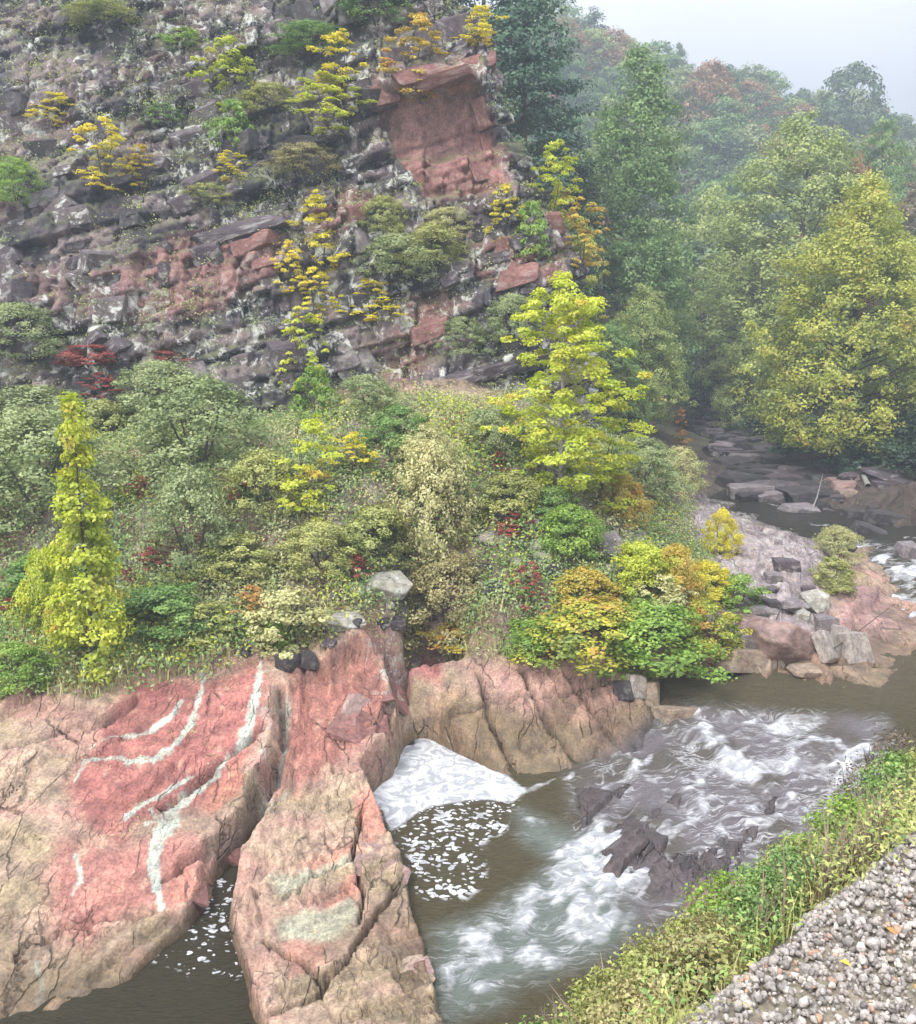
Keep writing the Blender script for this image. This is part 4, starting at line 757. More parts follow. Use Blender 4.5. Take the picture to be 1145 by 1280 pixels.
# ---------------------------------------------------------------- shrubs and small trees on the talus and the cliff
T = [  # base x, base y, height, width, kind, leaf, name, label
 (700, 628, 285, 200, 'maple', 'lime', 'young_maple', 'lime-yellow young maple in front of the cliff corner, largest tree of the near slope'),
 (745, 632, 110, 120, 'spray', 'lime', 'young_maple', 'low lime-yellow maple bough at the foot of the largest near maple'),
 (118, 838, 345, 100, 'sapling', 'lime', 'young_tree', 'slender yellow-green sapling rising from the bushes at far left'), (62, 790, 125, 60, 'bush', 'lime', 'young_tree', 'small rounded yellow-green sapling left of the slender one'),
 (400, 345, 100, 62, 'spray', 'yellow', 'birch', 'bright yellow birch on the cliff below the dark pillar rock'), (362, 362, 60, 40, 'spray', 'yellow', 'birch', 'small yellow birch at the lower left of the bright yellow one'), (395, 398, 62, 50, 'spray', 'yellow', 'birch', 'yellow birch directly below the bright one on the cliff'),
 (465, 402, 52, 64, 'spray', 'yellow', 'birch', 'yellow birch spreading sideways on a ledge right of centre cliff'), (632, 302, 70, 44, 'spray', 'yellow', 'birch', 'orange-yellow birch under the red face near the cliff edge'),
 (662, 315, 60, 50, 'fern', 'fresh', 'shrub', 'bright green shrub just right of the orange-yellow birch'), (130, 232, 80, 75, 'spray', 'yellow', 'birch', 'yellow birch high on the left of the cliff'), (72, 158, 40, 62, 'spray', 'yellow', 'birch', 'thin yellow spray at upper far left of the cliff'),
 (180, 232, 50, 50, 'spray', 'gold', 'birch', 'sparse golden twigs right of the left yellow birch'), (290, 224, 34, 46, 'spray', 'yellow', 'birch', 'small yellow bush on the cliff between the two green saplings'), (425, 120, 75, 62, 'spray', 'yellow', 'birch', 'yellow birch near the top of the cliff left of the red face'),
 (415, 165, 70, 90, 'spray', 'lime', 'birch', 'lime birch below the top yellow birch'), (525, 118, 95, 80, 'spray', 'gold', 'birch', 'golden birch hanging over the ledge above the red face'), (598, 55, 45, 52, 'spray', 'yellow', 'birch', 'yellow birch at the cliff edge against the dark hemlock'),
 (285, 135, 85, 72, 'spray', 'lime', 'birch', 'yellow-green birch in the upper middle of the cliff'), (292, 190, 60, 60, 'fern', 'fresh', 'shrub', 'fresh green shrub below the upper yellow-green birch'),
 (380, 480, 95, 60, 'spray', 'lime', 'young_tree', 'yellow-green sapling at the cliff foot under the yellow birches'), (395, 530, 70, 60, 'fern', 'fresh', 'young_tree', 'fresh green sapling base below the yellow-green one at the cliff foot'),
 (390, 640, 120, 90, 'spray', 'lime', 'shrub', 'yellow-green shrub with bright yellow lower leaves in mid slope'), (440, 600, 60, 60, 'spray', 'yellow', 'shrub', 'bright yellow sprig in the middle of the slope'),
 (240, 720, 160, 120, 'sage', 'sage', 'shrub', 'dome-shaped pale sage shrub right of the slender yellow sapling'), (50, 640, 150, 190, 'sage', 'sage', 'shrub', 'broad pale sage shrub at the left edge'), (50, 560, 90, 170, 'sage', 'sage', 'shrub', 'pale sage shrub above the broad one at the left edge'),
 (250, 590, 140, 170, 'sage', 'sage', 'shrub', 'tall sage-green shrub in the upper middle left of the slope'), (200, 520, 80, 120, 'sage', 'sage', 'shrub', 'pale sage shrub just below the red-leaved row'), (20, 440, 70, 110, 'sage', 'sage', 'shrub', 'whitish sage shrub at left below the cliff'),
 (330, 640, 90, 110, 'sage', 'olive', 'shrub', 'olive shrub in mid slope above the red sprigs'), (545, 690, 165, 110, 'sage', 'straw', 'shrub', 'feathery straw-green shrub in the middle of the slope'), (530, 600, 80, 90, 'sage', 'straw', 'shrub', 'upper pale straw-green shrub below the cliff ledges'),
 (560, 790, 120, 125, 'sage', 'dry', 'shrub', 'yellowish dry shrub standing just above the bare slab'), (470, 700, 80, 90, 'bush', 'olive', 'shrub', 'olive shrub left of the feathery straw shrub'), (500, 560, 60, 80, 'bush', 'green', 'shrub', 'green shrub between the feathery shrub and the cliff'),
 (620, 560, 60, 90, 'sage', 'sage', 'shrub', 'grey-green shrub left of the lime maple'), (640, 640, 60, 80, 'bush', 'olive', 'shrub', 'olive bush below left of the lime maple'), (790, 520, 60, 90, 'bush', 'olive', 'shrub', 'dull twiggy bush right of the lime maple'),
 (800, 610, 75, 95, 'sage', 'sage', 'shrub', 'feathery grey-green bush right of the maple foot'), (850, 610, 60, 60, 'sage', 'straw', 'shrub', 'pale bush overhanging the upper stream'), (775, 650, 70, 60, 'bush', 'gold', 'shrub', 'orange-yellow bush at the maple foot'),
 (710, 690, 70, 80, 'bush', 'fresh', 'shrub', 'fresh green bush straight below the maple'), (690, 650, 50, 70, 'bush', 'green', 'shrub', 'shaded green bush under the maple'), (900, 690, 62, 42, 'bush', 'yellow', 'shrub', 'small upright yellow shrub on the grey rock hump'),
 (842, 748, 80, 60, 'bush', 'gold', 'shrub', 'orange-topped shrub above the water'), (800, 745, 80, 80, 'bush', 'lime', 'shrub', 'yellow-green shrub left of the orange-topped one'), (885, 745, 50, 62, 'bush', 'yellow', 'shrub', 'yellow shrub at the right foot of the orange-topped one'),
 (925, 755, 38, 62, 'fern', 'fresh', 'shrub', 'bright green low bush on the rock right of the orange shrub'), (810, 828, 90, 150, 'bush', 'fresh', 'shrub', 'dense green shrub hanging over the pool'), (735, 815, 80, 150, 'bush', 'mixed', 'shrub', 'green and yellow shrub left part of the pool-side thicket'),
 (880, 812, 72, 95, 'bush', 'mixed', 'shrub', 'yellow-leaved shrub at the right end of the pool-side thicket'), (730, 760, 60, 80, 'bush', 'gold', 'shrub', 'golden shrub with withered tips above the thicket'), (820, 770, 55, 90, 'fern', 'straw', 'shrub', 'pale withered fern patch on top of the thicket'),
 (672, 812, 50, 90, 'bush', 'fresh', 'shrub', 'low green shrub left of the pool-side thicket'), (660, 760, 60, 44, 'spray', 'red', 'sumac', 'crimson sumac beside the pool-side thicket'), (638, 668, 30, 44, 'spray', 'red', 'sumac', 'small crimson sprig beside the dark rubble'),
 (448, 728, 36, 44, 'spray', 'red', 'sumac', 'crimson-topped sprig above the middle slab'), (195, 735, 60, 56, 'spray', 'red', 'sumac', 'red sprig at the right foot of the slender yellow sapling'), (110, 455, 24, 80, 'fern', 'red', 'sumac', 'row of red leaves under the left cliff'),
 (205, 470, 32, 60, 'spray', 'red', 'sumac', 'red leaves at the right end of the red-leaved row'), (125, 495, 30, 46, 'spray', 'red', 'sumac', 'red leaves just over the tip of the slender yellow sapling'), (15, 775, 30, 44, 'spray', 'red', 'sumac', 'red sprig at the left edge above the slab'),
 (182, 618, 24, 34, 'spray', 'red', 'sumac', 'small red tuft right of the slender sapling top'), (320, 770, 40, 44, 'spray', 'orange', 'sumac', 'orange-red sprig above the slab in front of the grass'), (300, 625, 26, 40, 'spray', 'red', 'sumac', 'small red sprig in the middle of the sage thicket'), (625, 590, 26, 34, 'spray', 'red', 'sumac', 'dark red sprig left of the maple foot'),
 (20, 855, 60, 80, 'bush', 'fresh', 'shrub', 'fresh green bush at the left edge on top of the slab'), (60, 740, 60, 110, 'bush', 'green', 'shrub', 'dark green bush left of the slender sapling'), (200, 790, 70, 110, 'bush', 'green', 'shrub', 'green bush at the foot of the slender sapling, right side'),
 (300, 720, 60, 100, 'bush', 'olive', 'shrub', 'olive green bush in front of the sage dome'), (260, 800, 46, 90, 'fern', 'olive', 'shrub', 'low olive brush on the rim of the red slab'), (400, 710, 70, 100, 'sage', 'olive', 'shrub', 'dull olive bush above the lichen rocks'), (360, 800, 66, 110, 'fern', 'straw', 'shrub', 'pale grassy tuft on the rim above the middle crevice'),
 (350, 805, 34, 40, 'fern', 'fresh', 'shrub', 'blue-green small weed beside the two dark boulders'), (130, 560, 70, 80, 'bush', 'olive', 'shrub', 'olive bush behind the slender sapling'), (460, 520, 60, 90, 'sage', 'sage', 'shrub', 'sage bush at the foot of the ledges'),
 (540, 330, 56, 90, 'sage', 'olive', 'shrub', 'grey-green scrub on the shelf below the red face'), (500, 345, 60, 100, 'sage', 'sage', 'shrub', 'sage scrub on the middle shelf of the cliff'), (560, 295, 40, 70, 'sage', 'straw', 'shrub', 'pale scrub right under the red face'), (480, 290, 50, 60, 'sage', 'olive', 'shrub', 'green scrub at the left foot of the red face'),
 (640, 420, 60, 70, 'sage', 'sage', 'shrub', 'sage shrub at the cliff corner above the maple'), (580, 440, 50, 70, 'sage', 'sage', 'shrub', 'sage bush on the lower right cliff'), (470, 30, 50, 90, 'bush', 'green', 'shrub', 'green shrub on the cliff top'), (390, 65, 40, 90, 'sage', 'green', 'shrub', 'dull green brush under the cliff-top shrub'),
 (230, 62, 24, 60, 'fern', 'fresh', 'shrub', 'bright green patch near the top of the left cliff'), (340, 140, 40, 70, 'sage', 'olive', 'shrub', 'olive scrub between the two upper birches'), (205, 155, 24, 50, 'fern', 'green', 'shrub', 'green tuft in the upper left of the cliff'), (20, 250, 60, 60, 'sage', 'fresh', 'shrub', 'green brush at the left edge of the cliff'),
 (130, 30, 30, 90, 'sage', 'olive', 'shrub', 'olive brush at the very top left'), (260, 255, 30, 60, 'sage', 'olive', 'shrub', 'olive scrub under the small yellow bush'), (380, 215, 40, 80, 'sage', 'dry', 'shrub', 'dry scrub above the dark pillar rock'), (1045, 700, 50, 60, 'sage', 'straw', 'shrub', 'pale shrub on the rock spur beside the rapids'),
 (1040, 735, 44, 55, 'bush', 'olive', 'shrub', 'green shrub on the rock spur below the pale one'), (690, 270, 90, 60, 'spray', 'lime', 'young_tree', 'thin yellow-green tree growing from the cliff corner'), (728, 330, 80, 60, 'spray', 'gold', 'young_tree', 'golden tree beside the cliff corner'),
 (850, 560, 50, 26, 'spray', 'orange', 'young_tree', 'thin reddish sapling standing before the dark stream gap'), (575, 800, 20, 90, 'fern', 'gold', 'shrub', 'golden leaf litter brush on the slab rim'), (780, 500, 80, 100, 'bush', 'brown', 'shrub', 'leafless grey-brown bush behind the maple'),
]
for px, py, h, w, kd, m, nm, lab in T:
    spot(px, py, h, w, kd, m, lab, nm, 'tree' if nm in ('young_maple', 'young_tree', 'birch') else 'shrub', 'plants on the slope and cliff', bark=B_pale if kd == 'maple' else None)

# ---------------------------------------------------------------- ground cover
def cover(name, n, cond, leaf, mats, label, seed, spread=.35, per=16, hgt=.25, cliffs=False):
    """leaf tufts scattered over the built surface"""
    r = np.random.default_rng(seed)
    me = cm if cliffs else bm_
    nv = len(me.vertices); co = np.empty(nv * 3, np.float32); me.vertices.foreach_get('co', co); co = co.reshape(-1, 3)
    no = np.empty(nv * 3, np.float32); me.vertices.foreach_get('normal', no); no = no.reshape(-1, 3)
    pr = cond(co, no); idx = r.choice(nv, n, p=pr / pr.sum())
    ct = r.uniform(0, 1, n); sz = r.uniform(.5, 1.5, n)
    I = np.repeat(np.arange(n), per); off = r.normal(size=(len(I), 3)) * np.array([spread, spread, hgt]) * .5 * sz[I][:, None]; off[:, 2] = np.abs(off[:, 2])
    P = co[idx][I] + off; N = off * 2 + np.array([0, -.2, .6]) + r.normal(size=off.shape) * .35
    V, F, Tn = leaves_mesh(name, P, N, np.full(len(P), leaf), .6 * ct[I] + .4 * r.uniform(0, 1, len(I)), seed=seed, aspect=.5)
    link(name, mesh_np(name, V, F, attrs={'tint': Tn}, smooth=False), LM[mats], kind='stuff', label=label, category='undergrowth')
polar_area = lambda co: np.hypot(co[:, 0], co[:, 1]) ** 1.0
def talc(seed, thr=.5, sc=2.2):
    def f(co, no):
        x, y = co[:, 0].astype(float), co[:, 1].astype(float)
        return np.clip(talus, 0, 1) * sstep(thr - .06, thr + .06, fbm(x / sc, y / sc, seed=seed)) * (y > 18) + 1e-9
    return f
cover('undergrowth', 6500, talc(201, .42), .10, 'sage', 'pale sage undergrowth covering the slope below the cliff', 301, .6, 16, .5)
cover('undergrowth', 4600, talc(202, .49), .11, 'green', 'green undergrowth between the shrubs of the slope', 302, .55, 16, .5)
cover('undergrowth', 3400, talc(203, .50), .10, 'straw', 'pale straw-green undergrowth of the slope', 303, .5, 16, .4)
cover('undergrowth', 1900, talc(204, .55), .11, 'lime', 'scattered yellow-green undergrowth of the slope', 304, .5, 16, .5)
cover('undergrowth', 260, talc(205, .62), .10, 'red', 'scattered red-leaved undergrowth of the slope', 305, .4, 14, .3)
def rimc(co, no):
    x, y = co[:, 0].astype(float), co[:, 1].astype(float)
    return np.clip(talus * (1 - talus) * 4, 0, 1) * (fbm(x / 1.2, y / 1.2, seed=206) > .48) + .004 * rockw * (bz0 > .9) + 1e-9
cover('undergrowth', 1500, rimc, .07, 'dry', 'dry grass and fallen leaves along the rim of the slab', 306, .3, 14, .15)
def clf(seed, thr, sc=2.5, nz=.25):
    def f(co, no):
        x, y, z = co[:, 0].astype(float), co[:, 1].astype(float), co[:, 2].astype(float)
        return sstep(nz - .15, nz + .25, no[:, 2]) * sstep(thr - .05, thr + .05, fbm(x / sc, z / sc, y / sc, seed=seed)) * (1 - redA) * (x > -30) + 1e-9
    return f
cover('cliff_undergrowth', 1700, clf(211, .56), .10, 'olive', 'olive scrub growing on the cliff ledges', 311, .5, 14, .35, True)
cover('cliff_undergrowth', 1500, clf(212, .57), .10, 'sage', 'pale scrub growing on the cliff ledges', 312, .5, 14, .35, True)
cover('cliff_undergrowth', 700, clf(213, .56), .10, 'green', 'green tufts on the cliff ledges', 313, .45, 14, .3, True)
cover('cliff_undergrowth', 160, clf(214, .6), .10, 'dry', 'dry yellow tufts on the cliff ledges', 314, .45, 14, .3, True)

# ---------------------------------------------------------------- weeds on the railway bank
WG = 'weeds on the railway bank'
def bankspot(px, py, n):
    """a point on the bank at distance n beyond the ballast edge, on the vertical plane through the sight line"""
    d = sight(px, py)[0]; t = (n - bank_n(0, 0)) / (bank_n(d[0], d[1]) - bank_n(0, 0)); p = CAM + d * t
    return p[0], p[1], float(ground([p[0]], [p[1]])[0])
WD = [(1130, 985, 1.1, 1.2, 'weed', 'green', 'fresh green weeds at the right edge above the ballast'), (1060, 1075, 1.0, 1.1, 'weed', 'fresh', 'green weeds leaning over the ballast edge near the right edge'), (990, 1120, .9, 1.0, 'weed', 'mid', 'light green weeds at the middle of the ballast edge'),
      (930, 1150, 1.0, 1.1, 'weed', 'fresh', 'light green clump beside the two pale leaves'), (960, 1150, .7, .9, 'weed', 'mid', 'bright clump right at the stones below the two pale leaves'), (870, 1190, 1.0, 1.0, 'weed', 'olive', 'olive weeds left of the light green clump'), (880, 1210, .7, .9, 'weed', 'dry', 'yellowish weeds hanging over the stones'),
      (820, 1230, .9, 1.0, 'weed', 'olive', 'green and yellow weeds above the bottom edge'), (760, 1260, 1.0, 1.0, 'weed', 'olive', 'brown-green weeds left of centre bottom'), (690, 1290, 1.0, .9, 'weed', 'green', 'green weeds at the bottom edge, lowest of the bank'), (800, 1270, .6, .8, 'weed', 'dry', 'pale yellowish weeds by the ballast at the bottom edge'),
      (1120, 930, 1.9, 1.7, 'stalk', 'brown', 'brown dry stalks hiding the pool at the right edge'), (1085, 1000, 1.9, 1.5, 'stalk', 'brown', 'dark brown dry stalks between river and green weeds'), (870, 1150, 1.4, .9, 'stalk', 'brown', 'thin dry stalks above the middle of the bank'), (640, 1290, 1.5, 1.0, 'stalk', 'brown', 'brown dry stalks over the white water at the bottom'),
      (720, 1260, 1.4, .9, 'stalk', 'brown', 'brown stalks right of the white water'), (1150, 1030, 1.1, 1.0, 'weed', 'olive', 'olive weeds cut by the right edge'), (1000, 1090, 1.2, 1.0, 'weed', 'olive', 'olive weeds behind the light green ones'), (620, 1330, 1.4, 1.0, 'stalk', 'brown', 'stalks crossing the bottom edge below the white water')]
for px, py, n, s, kd, m, lab in WD:
    x, y, z = bankspot(px, py, n); s *= .8; plant(kd, 'weeds' if kd == 'weed' else 'dry_stalks', (x, y, z - .05), s * (.72 if kd == 'weed' else .8), s, m, lab, 'weeds', WG)
wr = np.random.default_rng(9)
for kk, (m, nn, lf) in enumerate([('green', 1100, .033), ('olive', 2300, .035), ('brown', 6500, .034), ('dry', 400, .03)]):
    s_ = wr.uniform(-3.5, 16, nn); n_ = wr.uniform(.05, 1.9 if m != 'brown' else 3.0, nn) + .25 * np.sin(s_ * 2.1); n_ = np.maximum(n_, .05 if m != 'brown' else 1.3)
    kx_ = fbm(s_ / 1.1, n_ / .7, seed=400 + kk) > .46; s_, n_ = s_[kx_], n_[kx_]
    xy = E1[:2][None] + ED[None] * s_[:, None] + EN[None] * n_[:, None]; zz_ = ground(xy[:, 0], xy[:, 1])
    I = np.repeat(np.arange(len(s_)), 34); off = wr.normal(size=(len(I), 3)) * np.array([.13, .13, .16]); off[:, 2] = abs(off[:, 2])
    P = np.c_[xy, zz_][I] + off; N = off + np.array([0, 0, .25]) + wr.normal(size=off.shape) * .15
    V_, F_, T_ = leaves_mesh('bank_weeds', P, N, np.full(len(P), lf), wr.uniform(0, 1, len(s_))[I] * .6 + .4 * wr.uniform(0, 1, len(P)), aspect=.42, seed=kk)
    link('bank_undergrowth', mesh_np('bank_undergrowth', V_, F_, attrs={'tint': T_}, smooth=False), LM[m], kind='stuff', label=['mid green', 'olive', 'withered brown', 'dry yellowish'][kk] + ' weeds matted along the railway bank', category='undergrowth')
def blades(name, base, length, mat, label, seed, bend=.45, width=.045, kind='stuff'):
    r = np.random.default_rng(seed); n = len(base); th = r.uniform(0, 6.28, n); D = np.c_[np.cos(th), np.sin(th), np.zeros(n)]; Sd = np.c_[-np.sin(th), np.cos(th), np.zeros(n)]
    L = (length * r.uniform(.5, 1.3, n))[:, None]; bd = (bend * r.uniform(.2, 1.3, n))[:, None]; w = (length * width * r.uniform(.6, 1.3, n))[:, None]; U = np.array([[0, 0, 1.0]])
    m = base + U * L * .6 + D * L * bd * .3; tp = base + U * L * (1 - .35 * bd) + D * L * bd
    V = np.stack([base - Sd * w, base + Sd * w, m + Sd * w * .8, m - Sd * w * .8, tp + Sd * w * .1, tp - Sd * w * .1], 1).reshape(-1, 3); k = np.arange(n)[:, None] * 6
    F = np.concatenate([k + np.array([[0, 1, 2, 3]]), k + np.array([[3, 2, 4, 5]])]); link(name, mesh_np(name, V, F, attrs={'tint': np.repeat(r.uniform(0, 1, n), 6)}, smooth=False), LM[mat], kind=kind, label=label, category='grass')
for kk, (m, nn, ln, n0, n1) in enumerate([('dry', 7000, .22, .0, 3.0), ('olive', 12000, .26, .1, 3.0), ('brown', 14000, .5, .5, 3.6)]):
    s_ = wr.uniform(-3.5, 16, nn * 2); n_ = n0 + (n1 - n0) * wr.uniform(0, 1, nn * 2) + .2 * np.sin(s_ * 2.1); kx_ = fbm(s_ / .9, n_ / .6, seed=430 + kk) > .5; s_, n_ = s_[kx_], n_[kx_]
    xy = E1[:2][None] + ED[None] * s_[:, None] + EN[None] * n_[:, None]; blades('bank_grass', np.c_[xy, ground(xy[:, 0], xy[:, 1]) - .02], ln, m, ['pale straw', 'olive', 'withered brown'][kk] + ' grass standing along the railway bank', 440 + kk, .5, .014)
rr_ = np.random.default_rng(77); pz = np.clip(talus * (1 - sstep(2.9, 3.8, bz0)), 0, 1) * (fbm(bx / 1.5, by / 1.5, seed=445) > .47) + 1e-9; ix = rr_.choice(len(bx), 9000, p=pz / pz.sum())
blades('rim_grass', np.c_[bx, by, bz][ix] + rr_.normal(size=(9000, 3)) * np.array([.12, .12, .0]), .42, 'straw', 'pale dry grass along the rim above the slabs', 446, .7, .04)
print('plants done')
# ================================================================ loose rocks
def ico(sub):
    import bmesh
    b = bmesh.new(); bmesh.ops.create_icosphere(b, subdivisions=sub, radius=1); V = np.array([v.co[:] for v in b.verts]); F = np.array([[v.index for v in f.verts] for f in b.faces]); b.free(); return V, F
IV, IF = ico(4); IV2, IF2 = ico(2); IV1, IF1 = ico(1)
def stone_mesh(name, seed, cuts=11, V=IV, F=IF, flat=1.0, rough=.05, clamp=.62):
    r = np.random.default_rng(seed); V = V.copy() * np.array([1.3, 1.3, 1.3])
    for i in range(cuts):
        n = r.normal(size=3) * np.array([1, 1, flat]); n /= np.linalg.norm(n); h = r.uniform(.40, .86)
        s = V @ n; V = V - np.clip(s - h, 0, None)[:, None] * n[None]
    for ax in (-1, 1): s = V[:, 2] * ax; V[:, 2] -= ax * np.clip(s - clamp * r.uniform(.8, 1.2), 0, None)
    q_ = r.uniform(-.35, .35, 2); V[:, 0] += V[:, 2] * q_[0] + V[:, 1] * q_[1] * .7; V[:, 2] += V[:, 0] * r.uniform(-.25, .25)
    N = V / np.linalg.norm(V, axis=1)[:, None]
    V = V + N * ((fbm(V[:, 0] * 2 + seed, V[:, 1] * 2, V[:, 2] * 2, seed=seed) - .5) * rough * 3 + (fbm(V[:, 0] * 7 + seed, V[:, 1] * 7, V[:, 2] * 7, seed=seed) - .5) * rough)[:, None]
    V /= np.array([np.ptp(V[:, 0]), np.ptp(V[:, 1]), np.ptp(V[:, 2])]) ; V -= (V.max(0) + V.min(0)) / 2
    return mesh_np(name, V, F, smooth=False)
def hull_mesh(name, seed, box=True, n=7):
    import bmesh
    r = random.Random(seed); b = bmesh.new(); P = []
    if box:
        sk = (r.uniform(-.18, .18), r.uniform(-.14, .14))
        for x in (-.5, .5):
            for y in (-.5, .5):
                for z_ in (-.5, .5):
                    q = Vector((x * r.uniform(.72, 1.0), y * r.uniform(.72, 1.0), z_ * r.uniform(.75, 1.0))); ax = r.randrange(3)
                    for k in range(2):      # a chipped corner
                        w = q.copy(); w[(ax + k) % 3] *= r.uniform(.62, .95); P.append(w + Vector((w.z * sk[0], w.z * sk[1], 0)))
        for k in range(n): P.append(Vector((r.uniform(-.5, .5), r.uniform(-.5, .5), r.choice([-.5, .5]) * r.uniform(.9, 1.05))))
    else:
        for k in range(26): v = Vector((r.gauss(0, 1), r.gauss(0, 1), r.gauss(0, 1))).normalized(); P.append(Vector([math.copysign(abs(q) ** .75, q) * .5 for q in v]) * r.uniform(.85, 1.05))
    for q in P: b.verts.new(q)
    bmesh.ops.convex_hull(b, input=b.verts[:]); bmesh.ops.delete(b, geom=[v for v in b.verts if not v.link_faces], context='VERTS')
    bmesh.ops.bevel(b, geom=b.edges[:], offset=.018, segments=1, affect='EDGES')
    bmesh.ops.triangulate(b, faces=b.faces[:]); me = bpy.data.meshes.new(name); b.to_mesh(me); b.free(); return me
STONES = [hull_mesh('boulder', 500 + i, False) for i in range(6)]; SLABS = [hull_mesh('slab', 520 + i, True, 9) for i in range(7)]; BLOCKS = [hull_mesh('block', 540 + i) for i in range(8)]
RM = {k: rock_material(k + '_stone', 4.5, .5, lichen=l, use_attr=False, col=c_) for k, c_, l in
      [('dark', (.06, .053, .055), .15), ('grey', (.20, .175, .18), .35), ('pink', (.29, .20, .18), .25), ('red', (.25, .125, .11), .2), ('tan', (.31, .24, .18), .15), ('pale', (.36, .32, .29), .3), ('lichen', (.34, .33, .28), .9), ('mottled', (.13, .11, .11), 1.0), ('wetdark', (.045, .04, .04), .05), ('purple', (.10, .08, .09), .4)]}
def stone(px, py, wpx, hpx, m, label, name='boulder', kind=0, dep=.8, rz=None, tilt=(0, 0), cat='boulder', group=None, parent=None, k=None, up=.3, only=None, mesh=None):
    p, n = drop(px, py, only); dd = depth(p); W = wpx * dd / FPX; H = hpx * dd / FPX
    src = [STONES, SLABS, BLOCKS][kind]; k = (hash_(label + str(px)) if k is None else k) % len(src)
    o = link(name, src[k], RM[m], parent); o.location = (p.x, p.y + W * dep * .25, p.z + H * up); o.scale = (W, W * dep, max(H, .05))
    o.rotation_euler = (tilt[0], tilt[1], random.uniform(-.5, .5) if rz is None else rz)
    if not parent:
        o['label'] = label; o['category'] = cat
        if group: o['group'] = group
    return o
BG = 'boulders beside the river'
for a in [(358, 838, 36, 28, 'dark', 'black rounded boulder on the rim of the red slab, left of two'), (385, 838, 30, 30, 'dark', 'black boulder on the rim of the red slab, right of two'), (272, 818, 26, 18, 'pale', 'pale stone at the left end of the slab rim'), (303, 820, 24, 18, 'dark', 'small dark stone on the slab rim next to pale one'),
          (286, 780, 26, 18, 'pale', 'whitish stone in the grass above the red slab'), (228, 828, 12, 10, 'pale', 'very small pale stone on the slab rim at left'), (445, 745, 26, 18, 'lichen', 'lichen-covered stone above the middle slab'), (480, 750, 70, 42, 'lichen', 'large lichen-whitened rock where the slope meets the middle slab'), (425, 790, 60, 30, 'lichen', 'lichen-white flat rock at the top of the second red slab'),
          (498, 775, 34, 36, 'lichen', 'upright lichen rock right of the second red slab'), (592, 650, 50, 30, 'purple', 'dark purple rubble block below left of the maple'), (640, 655, 60, 34, 'purple', 'brownish block in the rubble below the maple'), (612, 680, 34, 20, 'pale', 'pale stone in the rubble'), (672, 690, 22, 20, 'lichen', 'white lichen stone in the rubble below the maple'),
          (680, 705, 30, 22, 'lichen', 'second white stone lower in the rubble'), (650, 708, 26, 16, 'pale', 'pale flat stone left of the white ones'), (690, 725, 40, 26, 'dark', 'dark stone behind the crimson sumac'), (760, 640, 34, 22, 'dark', 'dark stone near the maple foot'), (765, 668, 30, 16, 'dark', 'dark stone above the grey ledge'), (765, 700, 50, 44, 'grey', 'grey streaked ledge above the yellow-green shrub'),
          (605, 720, 30, 18, 'dark', 'dark stone right of the dry shrub'), (620, 745, 40, 20, 'dark', 'dark flat stone below the dry shrub'), (300, 700, 30, 16, 'pale', 'pale stone under the sage dome'), (350, 700, 30, 18, 'grey', 'grey stone in the middle of the slope')]:
    stone(*a, group=BG)
